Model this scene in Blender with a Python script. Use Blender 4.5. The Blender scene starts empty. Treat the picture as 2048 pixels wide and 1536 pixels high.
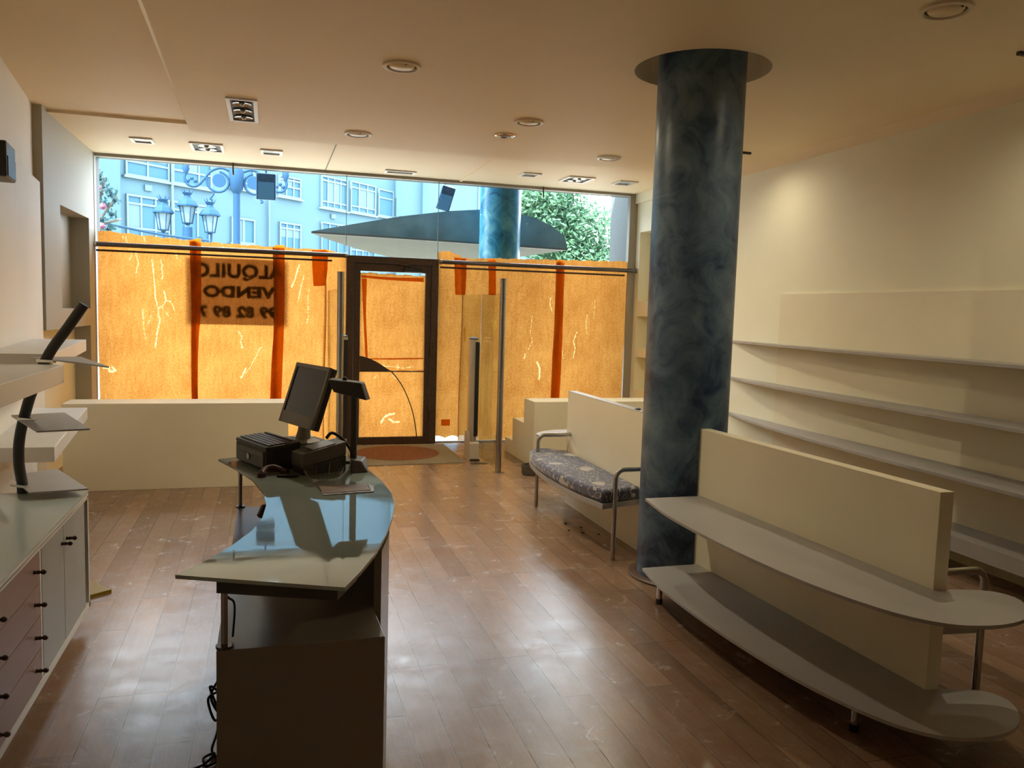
import bpy, bmesh, math, random
from mathutils import Vector, Matrix
random.seed(7)
S = bpy.context.scene
C = S.collection
PI = math.pi
V = Vector

# ------------------------------------------------------------------ camera
YAW, PITCH, ROLL, FPX = -0.294514, -0.090326, 0.029495, 1613.24
cy, sy = math.cos(YAW), math.sin(YAW)
fwd = V((-sy*math.cos(PITCH), cy*math.cos(PITCH), math.sin(PITCH)))
rgt = V((cy, sy, 0)); upv = rgt.cross(fwd)
c_, s_ = math.cos(ROLL), math.sin(ROLL)
r2 = c_*rgt + s_*upv; u2 = -s_*rgt + c_*upv
cam = bpy.data.cameras.new('camera'); camo = bpy.data.objects.new('camera', cam); C.objects.link(camo)
cam.sensor_width = 36.0; cam.lens = FPX*36.0/2048.0; cam.clip_start = 0.05; cam.clip_end = 300
M = Matrix((( r2.x, u2.x, -fwd.x, 0), (r2.y, u2.y, -fwd.y, 0), (r2.z, u2.z, -fwd.z, 1.6), (0, 0, 0, 1)))
camo.matrix_world = M
S.camera = camo

# ------------------------------------------------------------------ light
w = bpy.data.worlds.new('sky'); S.world = w; w.use_nodes = True
bg = w.node_tree.nodes['Background']; bg.inputs[0].default_value = (0.90, 0.95, 1.0, 1); bg.inputs[1].default_value = 12.5
sun = bpy.data.lights.new('sun', 'SUN'); sun.energy = 28.0; sun.angle = 0.02; sun.color = (1.0, 0.93, 0.82)
suno = bpy.data.objects.new('sun', sun); C.objects.link(suno)
suno.rotation_euler = V((0.52, 0.48, -1.0)).to_track_quat('-Z', 'Y').to_euler(); suno.location = (-8, -6, 12)
S.view_settings.view_transform = 'Standard'; S.view_settings.look = 'None'
S.view_settings.gamma = 1.0; S.view_settings.use_curve_mapping = False
S.view_settings.exposure = 0.2
cy_ = S.cycles
cy_.max_bounces = 10; cy_.diffuse_bounces = 6; cy_.glossy_bounces = 4; cy_.transmission_bounces = 6; cy_.transparent_max_bounces = 10
cy_.caustics_reflective = False; cy_.caustics_refractive = False
cy_.sample_clamp_indirect = 6.0

# ------------------------------------------------------------------ materials
def mat(name, col, rough=0.5, metal=0.0, spec=0.5, noise=None, bump=None, coat=0.0):
    m = bpy.data.materials.new(name); m.use_nodes = True
    nt = m.node_tree; b = nt.nodes['Principled BSDF']
    b.inputs['Base Color'].default_value = (*col, 1); b.inputs['Roughness'].default_value = rough
    b.inputs['Metallic'].default_value = metal; b.inputs['Specular IOR Level'].default_value = spec
    b.inputs['Coat Weight'].default_value = coat
    tc = nt.nodes.new('ShaderNodeTexCoord')
    if noise:
        sc, amt = noise[:2]
        n = nt.nodes.new('ShaderNodeTexNoise'); n.inputs['Scale'].default_value = sc; n.inputs['Detail'].default_value = 5
        nt.links.new(tc.outputs['Object'], n.inputs['Vector'])
        mx = nt.nodes.new('ShaderNodeMix'); mx.data_type = 'RGBA'
        c2 = noise[2] if len(noise) > 2 else tuple(x*(1-amt) for x in col)
        cr = nt.nodes.new('ShaderNodeValToRGB')
        cr.color_ramp.elements[0].position = 0.35; cr.color_ramp.elements[1].position = 0.65
        nt.links.new(n.outputs['Fac'], cr.inputs['Fac'])
        nt.links.new(cr.outputs['Color'], mx.inputs['Factor'])
        mx.inputs['A'].default_value = (*c2, 1); mx.inputs['B'].default_value = (*col, 1)
        nt.links.new(mx.outputs['Result'], b.inputs['Base Color'])
    if bump:
        n2 = nt.nodes.new('ShaderNodeTexNoise'); n2.inputs['Scale'].default_value = bump[0]; n2.inputs['Detail'].default_value = 4
        nt.links.new(tc.outputs['Object'], n2.inputs['Vector'])
        bp = nt.nodes.new('ShaderNodeBump'); bp.inputs['Strength'].default_value = bump[1]; bp.inputs['Distance'].default_value = 0.01
        nt.links.new(n2.outputs['Fac'], bp.inputs['Height']); nt.links.new(bp.outputs['Normal'], b.inputs['Normal'])
    return m

def N(nt, t, **kw):
    n = nt.nodes.new(t)
    for k, v in kw.items():
        if k in n.inputs: n.inputs[k].default_value = v
        else: setattr(n, k, v)
    return n

WALL = mat('cream_paint', (0.86, 0.835, 0.66), 0.55, noise=(1.3, 0.05), bump=(60, 0.05))
WALLDIM = mat('darkened_cream_paint', (0.4032, 0.3816, 0.3168), 0.55, noise=(1.5, 0.05))  # same cream paint, darkened to hold down the window light on it
WALLL = mat('pale_paint', (0.86, 0.82, 0.74), 0.55, noise=(1.5, 0.05), bump=(60, 0.05))
CEIL = mat('peach_ceiling_paint', (0.8976, 0.7623, 0.5452), 0.6, noise=(0.8, 0.05), bump=(50, 0.04))
WHITE = mat('white_lacquer', (0.74, 0.73, 0.70), 0.38, noise=(3, 0.05))
SHELF = mat('grey_white_laminate', (0.3956, 0.3827, 0.3784), 0.4, noise=(4, 0.06))
CREAMBOARD = mat('cream_board', (0.84, 0.78, 0.60), 0.42, noise=(2, 0.06))
GREYBEIGE = mat('counter_laminate', (0.24, 0.2125, 0.18), 0.24, noise=(3, 0.12))
STEEL = mat('brushed_steel', (0.42, 0.40, 0.38), 0.2, metal=1.0)
CHROME = mat('chrome', (0.80, 0.79, 0.77), 0.1, metal=1.0)
DARKSTEEL = mat('dark_bar_metal', (0.12, 0.11, 0.11), 0.25, metal=0.8)
BLACK = mat('black_plastic', (0.018, 0.017, 0.016), 0.4)
TUBE = mat('black_tube', (0.035, 0.034, 0.032), 0.42)
BROWNM = mat('brown_door_metal', (0.075, 0.038, 0.02), 0.45, noise=(40, 0.35), bump=(80, 0.1))
BEIGEPL = mat('beige_plastic', (0.231, 0.2035, 0.1595), 0.45, noise=(8, 0.05))
DARKPL = mat('charcoal_plastic', (0.0385, 0.0341, 0.0286), 0.42, noise=(8, 0.1))
SCREEN = mat('dark_screen', (0.012, 0.011, 0.011), 0.12)
MAHOG = mat('mauve_brown_drawer_paint', (0.32, 0.19, 0.155), 0.45, noise=(4, 0.08))
GREYDOOR = mat('grey_green_door_paint', (0.37, 0.38, 0.37), 0.42, noise=(5, 0.08))
KNOB = mat('dark_turned_wood', (0.05, 0.025, 0.02), 0.3)
YELLOW = mat('mustard_board', (0.28, 0.19, 0.01), 0.5, noise=(6, 0.08))
MATB = mat('beige_mat', (0.30, 0.24, 0.16), 0.95, noise=(30, 0.2), bump=(300, 0.4))
MATR = mat('rust_mat_oval', (0.26, 0.09, 0.035), 0.95, noise=(40, 0.3), bump=(300, 0.4))
TIN = mat('grey_tin', (0.12, 0.115, 0.10), 0.5, noise=(20, 0.4), bump=(40, 0.4))
RED = mat('dark_red_plastic', (0.036, 0.0048, 0.0072), 0.55)
PAPERW = mat('white_paper', (0.75, 0.75, 0.74), 0.6)
LEAFLET = mat('brown_leaflet', (0.20, 0.10, 0.055), 0.4, noise=(14, 0.5))
RUBBER = mat('black_rubber', (0.01, 0.01, 0.01), 0.7)
LAMPGLASS = mat('frosted_lamp_glass', (0.72, 0.70, 0.64), 0.35)
LAMPWARM = mat('amber_lamp_glass', (0.75, 0.60, 0.36), 0.35)
LAMPDARK = mat('lamp_gap', (0.03, 0.022, 0.018), 0.6)
STREET = mat('street_paving', (0.30, 0.27, 0.22), 0.85, noise=(3, 0.15))
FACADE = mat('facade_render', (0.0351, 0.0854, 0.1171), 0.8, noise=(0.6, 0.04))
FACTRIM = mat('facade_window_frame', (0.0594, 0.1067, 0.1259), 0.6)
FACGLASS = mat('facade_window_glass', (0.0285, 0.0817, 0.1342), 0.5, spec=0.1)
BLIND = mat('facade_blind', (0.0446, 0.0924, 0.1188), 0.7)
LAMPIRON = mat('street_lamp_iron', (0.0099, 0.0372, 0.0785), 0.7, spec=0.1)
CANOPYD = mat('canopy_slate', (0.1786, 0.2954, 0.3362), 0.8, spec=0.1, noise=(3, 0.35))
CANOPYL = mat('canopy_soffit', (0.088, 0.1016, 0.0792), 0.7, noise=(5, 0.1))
BARK = mat('bark', (0.12, 0.10, 0.08), 0.9)
PETAL = mat('pink_petal', (0.1375, 0.0385, 0.0715), 0.7)
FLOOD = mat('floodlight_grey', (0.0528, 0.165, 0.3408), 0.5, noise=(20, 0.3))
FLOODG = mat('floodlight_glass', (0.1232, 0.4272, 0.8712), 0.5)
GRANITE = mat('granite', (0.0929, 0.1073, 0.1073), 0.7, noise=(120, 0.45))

def leafmat(name, a, b):
    m = bpy.data.materials.new(name); m.use_nodes = True; nt = m.node_tree; nt.nodes.clear()
    o = N(nt, 'ShaderNodeOutputMaterial'); d = N(nt, 'ShaderNodeBsdfDiffuse'); t = N(nt, 'ShaderNodeBsdfTranslucent'); mx = N(nt, 'ShaderNodeMixShader')
    tc = N(nt, 'ShaderNodeTexCoord'); n = N(nt, 'ShaderNodeTexNoise', Scale=3.0)
    c = N(nt, 'ShaderNodeMix', data_type='RGBA'); c.inputs['A'].default_value = (*a, 1); c.inputs['B'].default_value = (*b, 1)
    nt.links.new(tc.outputs['Object'], n.inputs['Vector']); nt.links.new(n.outputs['Fac'], c.inputs['Factor'])
    nt.links.new(c.outputs['Result'], d.inputs['Color']); nt.links.new(c.outputs['Result'], t.inputs['Color'])
    mx.inputs[0].default_value = 0.4
    nt.links.new(d.outputs[0], mx.inputs[1]); nt.links.new(t.outputs[0], mx.inputs[2]); nt.links.new(mx.outputs[0], o.inputs[0])
    return m
LEAF = leafmat('bright_leaf', (0.03, 0.085, 0.05), (0.13, 0.24, 0.14))
LEAFD = leafmat('dark_leaf', (0.022, 0.055, 0.065), (0.055, 0.105, 0.11))

def column_mat(name, a, b, c):
    m = bpy.data.materials.new(name); m.use_nodes = True; nt = m.node_tree; p = nt.nodes['Principled BSDF']
    tc = N(nt, 'ShaderNodeTexCoord')
    n1 = N(nt, 'ShaderNodeTexNoise', Scale=4.6, Detail=7.0, Roughness=0.66, Distortion=1.1)
    n2 = N(nt, 'ShaderNodeTexNoise', Scale=2.2, Detail=3.0)
    r = N(nt, 'ShaderNodeValToRGB'); e = r.color_ramp.elements
    e[0].position = 0.40; e[0].color = (*a, 1); e[1].position = 0.62; e[1].color = (*c, 1)
    k = e.new(0.49); k.color = (*b, 1)
    add = N(nt, 'ShaderNodeMath', operation='MULTIPLY_ADD'); add.inputs[1].default_value = 0.55; 
    nt.links.new(tc.outputs['Object'], n1.inputs['Vector']); nt.links.new(tc.outputs['Object'], n2.inputs['Vector'])
    mul = N(nt, 'ShaderNodeMath', operation='MULTIPLY'); mul.inputs[1].default_value = 0.45
    nt.links.new(n2.outputs['Fac'], mul.inputs[0]); nt.links.new(n1.outputs['Fac'], add.inputs[0]); nt.links.new(mul.outputs[0], add.inputs[2])
    nt.links.new(add.outputs[0], r.inputs['Fac']); nt.links.new(r.outputs['Color'], p.inputs['Base Color'])
    p.inputs['Roughness'].default_value = 0.36
    return m
COLUMN = column_mat('mottled_blue_plaster', (0.008, 0.025, 0.075), (0.06, 0.115, 0.19), (0.15, 0.225, 0.30))
COLOUT = column_mat('mottled_teal_plaster', (0.002, 0.06, 0.13), (0.012, 0.20, 0.34), (0.12, 0.38, 0.48))

def floor_mat():
    m = bpy.data.materials.new('oak_planks'); m.use_nodes = True; nt = m.node_tree; p = nt.nodes['Principled BSDF']; L = nt.links.new
    tc = N(nt, 'ShaderNodeTexCoord'); sp = N(nt, 'ShaderNodeSeparateXYZ'); cb = N(nt, 'ShaderNodeCombineXYZ')
    L(tc.outputs['Object'], sp.inputs[0]); L(sp.outputs['Y'], cb.inputs['X']); L(sp.outputs['X'], cb.inputs['Y'])
    br = N(nt, 'ShaderNodeTexBrick', offset=0.37, offset_frequency=3, squash=1.0)
    br.inputs['Scale'].default_value = 1.0; br.inputs['Mortar Size'].default_value = 0.0014; br.inputs['Mortar Smooth'].default_value = 0.2
    br.inputs['Brick Width'].default_value = 1.15; br.inputs['Row Height'].default_value = 0.1303; br.inputs['Bias'].default_value = 0.0
    br.inputs['Color1'].default_value = (0.185, 0.108, 0.066, 1); br.inputs['Color2'].default_value = (0.29, 0.178, 0.110, 1); br.inputs['Mortar'].default_value = (0.04, 0.022, 0.015, 1)
    L(cb.outputs[0], br.inputs['Vector'])
    mp = N(nt, 'ShaderNodeMapping'); mp.inputs['Scale'].default_value = (1.2, 16, 1)
    L(cb.outputs[0], mp.inputs['Vector'])
    gr = N(nt, 'ShaderNodeTexNoise', Scale=3.0, Detail=8.0, Roughness=0.6, Distortion=1.6); L(mp.outputs[0], gr.inputs['Vector'])
    mm = N(nt, 'ShaderNodeMapRange'); mm.inputs['To Min'].default_value = 0.72; mm.inputs['To Max'].default_value = 1.28; L(gr.outputs['Fac'], mm.inputs['Value'])
    mx = N(nt, 'ShaderNodeMix', data_type='RGBA', blend_type='MULTIPLY'); mx.inputs['Factor'].default_value = 1.0
    L(br.outputs['Color'], mx.inputs['A']); L(mm.outputs[0], mx.inputs['B'])
    # dusty foot-worn smears
    d = N(nt, 'ShaderNodeTexNoise', Scale=6.0, Detail=9.0, Roughness=0.74, Distortion=0.8); L(tc.outputs['Object'], d.inputs['Vector'])
    dr = N(nt, 'ShaderNodeValToRGB'); dr.color_ramp.elements[0].position = 0.46; dr.color_ramp.elements[1].position = 0.74; L(d.outputs['Fac'], dr.inputs['Fac'])
    dm = N(nt, 'ShaderNodeMath', operation='MULTIPLY'); dm.inputs[1].default_value = 0.16; L(dr.outputs['Color'], dm.inputs[0])
    mx2 = N(nt, 'ShaderNodeMix', data_type='RGBA'); mx2.inputs['B'].default_value = (0.46, 0.42, 0.38, 1)
    L(dm.outputs[0], mx2.inputs['Factor']); L(mx.outputs['Result'], mx2.inputs['A']); L(mx2.outputs['Result'], p.inputs['Base Color'])
    rr = N(nt, 'ShaderNodeMapRange'); rr.inputs['To Min'].default_value = 0.10; rr.inputs['To Max'].default_value = 0.38; L(d.outputs['Fac'], rr.inputs['Value'])
    L(rr.outputs[0], p.inputs['Roughness'])
    p.inputs['Specular IOR Level'].default_value = 0.6
    bp = N(nt, 'ShaderNodeBump'); bp.inputs['Strength'].default_value = 0.22; bp.inputs['Distance'].default_value = 0.006
    ad = N(nt, 'ShaderNodeMath', operation='MULTIPLY_ADD'); ad.inputs[1].default_value = -1.0; L(br.outputs['Fac'], ad.inputs[0]); L(d.outputs['Fac'], ad.inputs[2])
    L(ad.outputs[0], bp.inputs['Height']); L(bp.outputs['Normal'], p.inputs['Normal'])
    return m
FLOOR = floor_mat()

def glass_mat(name, tint, refl=1.5, rough=0.0):
    m = bpy.data.materials.new(name); m.use_nodes = True; nt = m.node_tree; nt.nodes.clear(); L = nt.links.new
    o = N(nt, 'ShaderNodeOutputMaterial'); t = N(nt, 'ShaderNodeBsdfTransparent'); g = N(nt, 'ShaderNodeBsdfGlossy'); g.inputs['Roughness'].default_value = rough
    t.inputs[0].default_value = (*tint, 1); f = N(nt, 'ShaderNodeFresnel'); f.inputs[0].default_value = refl
    ge = N(nt, 'ShaderNodeNewGeometry'); iv = N(nt, 'ShaderNodeMath', operation='SUBTRACT'); iv.inputs[0].default_value = 1.0; L(ge.outputs['Backfacing'], iv.inputs[1])
    ff = N(nt, 'ShaderNodeMath', operation='MULTIPLY'); L(f.outputs[0], ff.inputs[0]); L(iv.outputs[0], ff.inputs[1])
    mx = N(nt, 'ShaderNodeMixShader'); L(ff.outputs[0], mx.inputs[0]); L(t.outputs[0], mx.inputs[1]); L(g.outputs[0], mx.inputs[2]); L(mx.outputs[0], o.inputs[0])
    return m
GLASS = glass_mat('shop_glass', (0.92, 0.97, 1.0), 1.3)
GLASSP = glass_mat('panel_glass', (0.90, 0.92, 0.86), 1.3)
CRYSTAL = glass_mat('crystal_glass', (0.93, 0.92, 0.90), 1.7, 0.03)

def counter_glass():
    m = bpy.data.materials.new('counter_glass'); m.use_nodes = True; nt = m.node_tree; nt.nodes.clear(); L = nt.links.new
    o = N(nt, 'ShaderNodeOutputMaterial'); d = N(nt, 'ShaderNodeBsdfDiffuse'); d.inputs[0].default_value = (0.27, 0.32, 0.31, 1)
    g = N(nt, 'ShaderNodeBsdfGlossy'); tc = N(nt, 'ShaderNodeTexCoord')
    n = N(nt, 'ShaderNodeTexNoise', Scale=7.0, Detail=6.0, Distortion=2.0); L(tc.outputs['Object'], n.inputs['Vector'])
    r = N(nt, 'ShaderNodeMapRange'); r.inputs['From Min'].default_value = 0.4; r.inputs['From Max'].default_value = 0.8; r.inputs['To Min'].default_value = 0.012; r.inputs['To Max'].default_value = 0.11
    L(n.outputs['Fac'], r.inputs['Value']); L(r.outputs[0], g.inputs['Roughness'])
    f = N(nt, 'ShaderNodeFresnel'); f.inputs[0].default_value = 2.3
    mx = N(nt, 'ShaderNodeMixShader'); L(f.outputs[0], mx.inputs[0]); L(d.outputs[0], mx.inputs[1]); L(g.outputs[0], mx.inputs[2]); L(mx.outputs[0], o.inputs[0])
    return m
CGLASS = counter_glass()

def paper_mat(name, col, col2, tears=True, trans=0.85):
    m = bpy.data.materials.new(name); m.use_nodes = True; nt = m.node_tree; nt.nodes.clear(); L = nt.links.new
    o = N(nt, 'ShaderNodeOutputMaterial'); d = N(nt, 'ShaderNodeBsdfDiffuse'); t = N(nt, 'ShaderNodeBsdfTranslucent'); mx = N(nt, 'ShaderNodeMixShader'); mx.inputs[0].default_value = trans
    tc = N(nt, 'ShaderNodeTexCoord')
    n = N(nt, 'ShaderNodeTexNoise', Scale=55.0, Detail=4.0, Roughness=0.7); L(tc.outputs['Object'], n.inputs['Vector'])
    n2 = N(nt, 'ShaderNodeTexNoise', Scale=2.5, Detail=3.0); L(tc.outputs['Object'], n2.inputs['Vector'])
    s = N(nt, 'ShaderNodeMath', operation='MULTIPLY_ADD'); s.inputs[1].default_value = 0.35; L(n2.outputs['Fac'], s.inputs[0])
    s2 = N(nt, 'ShaderNodeMath', operation='MULTIPLY'); s2.inputs[1].default_value = 0.65; L(n.outputs['Fac'], s2.inputs[0]); L(s2.outputs[0], s.inputs[2])
    r = N(nt, 'ShaderNodeValToRGB'); r.color_ramp.elements[0].position = 0.36; r.color_ramp.elements[0].color = (*col2, 1); r.color_ramp.elements[1].position = 0.62; r.color_ramp.elements[1].color = (*col, 1)
    # upright fibres of the paper, and wrinkle shading put into its colour
    mf = N(nt, 'ShaderNodeMapping'); mf.inputs['Scale'].default_value = (1.0, 1.0, 0.2); L(tc.outputs['Object'], mf.inputs['Vector'])
    nf = N(nt, 'ShaderNodeTexNoise', Scale=26.0, Detail=3.0); L(mf.outputs[0], nf.inputs['Vector'])
    sf = N(nt, 'ShaderNodeMath', operation='MULTIPLY_ADD'); sf.inputs[1].default_value = 0.24; L(nf.outputs['Fac'], sf.inputs[0]); L(s.outputs[0], sf.inputs[2])
    sg0 = N(nt, 'ShaderNodeMath', operation='SUBTRACT'); sg0.inputs[1].default_value = 0.12; L(sf.outputs[0], sg0.inputs[0])
    L(sg0.outputs[0], r.inputs['Fac'])
    out = r.outputs['Color']
    L(out, d.inputs[0]); L(out, t.inputs[0])
    L(d.outputs[0], mx.inputs[1]); L(t.outputs[0], mx.inputs[2]); L(mx.outputs[0], o.inputs[0])
    return m
PAPER = paper_mat('yellow_wrapping_paper', (0.395, 0.172, 0.037), (0.26, 0.090, 0.014), tears=False)
THIN = paper_mat('worn_thin_paper', (0.58, 0.42, 0.19), (0.52, 0.35, 0.13), tears=False)
TAPE = paper_mat('brown_packing_tape', (0.72, 0.20, 0.012), (0.58, 0.13, 0.008), tears=False, trans=0.8)
SIGNP = paper_mat('sign_sheet_paper', (0.72, 0.60, 0.52), (0.68, 0.56, 0.48), tears=False, trans=0.7)
SIGNI = mat('sign_ink', (0.02, 0.015, 0.015), 0.7)

def fabric_mat():
    m = bpy.data.materials.new('floral_blue_fabric'); m.use_nodes = True; nt = m.node_tree; p = nt.nodes['Principled BSDF']; L = nt.links.new
    tc = N(nt, 'ShaderNodeTexCoord')
    n = N(nt, 'ShaderNodeTexNoise', Scale=6.0, Detail=2.0); L(tc.outputs['Object'], n.inputs['Vector'])
    ad = N(nt, 'ShaderNodeMix', data_type='RGBA', blend_type='ADD'); ad.inputs['Factor'].default_value = 0.12; L(tc.outputs['Object'], ad.inputs['A']); L(n.outputs['Color'], ad.inputs['B'])
    v = N(nt, 'ShaderNodeTexVoronoi', Scale=5.5); L(ad.outputs['Result'], v.inputs['Vector'])
    wv = N(nt, 'ShaderNodeTexWave', Scale=6.0, Distortion=14.0, Detail=2.0); wv.inputs['Detail Scale'].default_value = 1.6; L(ad.outputs['Result'], wv.inputs['Vector'])
    a = N(nt, 'ShaderNodeMath', operation='LESS_THAN'); a.inputs[1].default_value = 0.33; L(v.outputs['Distance'], a.inputs[0])
    b = N(nt, 'ShaderNodeMath', operation='GREATER_THAN'); b.inputs[1].default_value = 0.955; L(wv.outputs['Fac'], b.inputs[0])
    mxm = N(nt, 'ShaderNodeMath', operation='MAXIMUM'); L(a.outputs[0], mxm.inputs[0]); L(b.outputs[0], mxm.inputs[1])
    mx = N(nt, 'ShaderNodeMix', data_type='RGBA'); mx.inputs['A'].default_value = (0.05, 0.055, 0.105, 1); mx.inputs['B'].default_value = (0.42, 0.38, 0.33, 1)
    L(mxm.outputs[0], mx.inputs['Factor']); L(mx.outputs['Result'], p.inputs['Base Color']); p.inputs['Roughness'].default_value = 0.8
    p.inputs['Sheen Weight'].default_value = 0.4
    return m
FABRIC = fabric_mat()

# ------------------------------------------------------------------ mesh helpers
class G:
    def __init__(s): s.bm = bmesh.new()
    def face(s, pts):
        return s.bm.faces.new([s.bm.verts.new(p) for p in pts])
    def hexa(s, b, t):
        vb = [s.bm.verts.new(p) for p in b]; vt = [s.bm.verts.new(p) for p in t]; n = len(b)
        s.bm.faces.new(vb[::-1]); s.bm.faces.new(vt)
        for i in range(n): s.bm.faces.new((vb[i], vb[(i+1) % n], vt[(i+1) % n], vt[i]))
        return s
    def box(s, x0, y0, z0, x1, y1, z1):
        return s.hexa([(x0, y0, z0), (x1, y0, z0), (x1, y1, z0), (x0, y1, z0)], [(x0, y0, z1), (x1, y0, z1), (x1, y1, z1), (x0, y1, z1)])
    def obox(s, c, sz, R=None):
        R = R or Matrix.Identity(3); c = V(c); q = []
        for z in (-.5, .5):
            q.append([c + R @ V((x*sz[0], y*sz[1], z*sz[2])) for x, y in ((-.5, -.5), (.5, -.5), (.5, .5), (-.5, .5))])
        return s.hexa(q[0], q[1])
    def prism(s, poly, z0, z1):
        return s.hexa([(x, y, z0) for x, y in poly], [(x, y, z1) for x, y in poly])
    def prismY(s, poly, y0, y1):
        return s.hexa([(x, y0, z) for x, z in poly], [(x, y1, z) for x, z in poly])
    def prismX(s, poly, x0, x1):
        return s.hexa([(x0, y, z) for y, z in poly], [(x1, y, z) for y, z in poly])
    def tube(s, pts, r, seg=12):
        pts = [V(p) for p in pts]; rs = r if isinstance(r, (list, tuple)) else [r]*len(pts)
        rings = []; prev = None
        for i, p in enumerate(pts):
            d = (pts[min(i+1, len(pts)-1)] - pts[max(i-1, 0)]).normalized()
            if prev is None:
                a = d.orthogonal().normalized()
            else:
                a = (prev - d*prev.dot(d)).normalized()
            prev = a; b = d.cross(a)
            rings.append([s.bm.verts.new(p + (a*math.cos(2*PI*k/seg) + b*math.sin(2*PI*k/seg))*rs[i]) for k in range(seg)])
        for i in range(len(rings)-1):
            for k in range(seg): s.bm.faces.new((rings[i][k], rings[i][(k+1) % seg], rings[i+1][(k+1) % seg], rings[i+1][k]))
        s.bm.faces.new(rings[0][::-1]); s.bm.faces.new(rings[-1]); return s
    def cyl(s, p0, p1, r, r2=None, seg=24): return s.tube([p0, p1], [r, r if r2 is None else r2], seg)
    def lathe(s, prof, c, seg=32, sx=1, sy=1):
        rings = []
        for r, z in prof:
            if r < 1e-6: rings.append([s.bm.verts.new((c[0], c[1], c[2]+z))])
            else: rings.append([s.bm.verts.new((c[0]+sx*r*math.cos(2*PI*k/seg), c[1]+sy*r*math.sin(2*PI*k/seg), c[2]+z)) for k in range(seg)])
        for a, b in zip(rings, rings[1:]):
            for k in range(seg):
                q = [a[k % len(a)], a[(k+1) % len(a)], b[(k+1) % len(b)], b[k % len(b)]]
                u = []
                for x in q:
                    if x not in u: u.append(x)
                if len(u) > 2: s.bm.faces.new(u)
        return s
    def sphere(s, c, r, sc=(1, 1, 1), seg=12):
        return s.lathe_sc(c, r, sc, seg)
    def lathe_sc(s, c, r, sc, seg):
        n = seg//2
        prof = [(r*math.sin(PI*i/n), -r*math.cos(PI*i/n)*sc[2]) for i in range(n+1)]
        prof[0] = (0, prof[0][1]); prof[-1] = (0, prof[-1][1])
        return s.lathe(prof, c, seg, sc[0], sc[1])
    def build(s, name, m, parent=None, smooth=None, bevel=0, origin=None):
        bmesh.ops.recalc_face_normals(s.bm, faces=s.bm.faces)
        if parent is not None: o3 = wl(parent)
        elif origin is not None: o3 = V(origin)
        else:
            xs = [v.co for v in s.bm.verts]
            o3 = V(((min(v.x for v in xs)+max(v.x for v in xs))/2, (min(v.y for v in xs)+max(v.y for v in xs))/2, min(v.z for v in xs)))
        for v in s.bm.verts: v.co -= o3
        me = bpy.data.meshes.new(name); s.bm.to_mesh(me); s.bm.free()
        me.materials.append(m)
        o = bpy.data.objects.new(name, me); C.objects.link(o)
        if parent is not None: o.parent = parent
        else: o.location = o3
        if smooth is not None:
            for p in me.polygons: p.use_smooth = True
            me.set_sharp_from_angle(angle=math.radians(smooth))
        if bevel:
            b = o.modifiers.new('bevel', 'BEVEL'); b.width = bevel; b.segments = 2; b.limit_method = 'ANGLE'; b.angle_limit = 0.6
        return o

def wl(o):
    p = V(o.location)
    while o.parent is not None: o = o.parent; p = p + V(o.location)
    return p
def tag(o, label, cat, group=None):
    o['label'] = label; o['category'] = cat
    if group: o['group'] = group
    return o
def thing(name, label, cat, loc=(0, 0, 0), group=None):
    o = bpy.data.objects.new(name, None); o.empty_display_size = 0.1; C.objects.link(o); o.location = loc
    return tag(o, label, cat, group)
def struct(o): o['kind'] = 'structure'; return o
def dup(root, loc, label, group=None):
    r = root.copy(); C.objects.link(r); r.location = loc; r['label'] = label
    if group: r['group'] = group
    for ch in root.children:
        c = ch.copy(); C.objects.link(c); c.parent = r
        for g in ch.children:
            d = g.copy(); C.objects.link(d); d.parent = c
    return r
def arc(cx, cy2, r, a0, a1, n=10):
    return [(cx + r*math.cos(a0+(a1-a0)*i/n), cy2 + r*math.sin(a0+(a1-a0)*i/n)) for i in range(n+1)]
def spline(pts, n=8):
    out = []; P = [V(p) for p in pts]
    for i in range(len(P)-1):
        p0 = P[max(i-1, 0)]; p1 = P[i]; p2 = P[i+1]; p3 = P[min(i+2, len(P)-1)]
        for k in range(n):
            t = k/n
            out.append(0.5*((2*p1) + (p2-p0)*t + (2*p0-5*p1+4*p2-p3)*t*t + (3*p1-p0-3*p2+p3)*t**3))
    out.append(P[-1]); return out

# ------------------------------------------------------------------ room shell
YG = 9.43            # plane of the shop window
struct(G().box(-3.2, -3.2, -0.12, 5.2, 9.6, 0.0).build('floor', FLOOR, origin=(0, 0, 0)))

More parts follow.
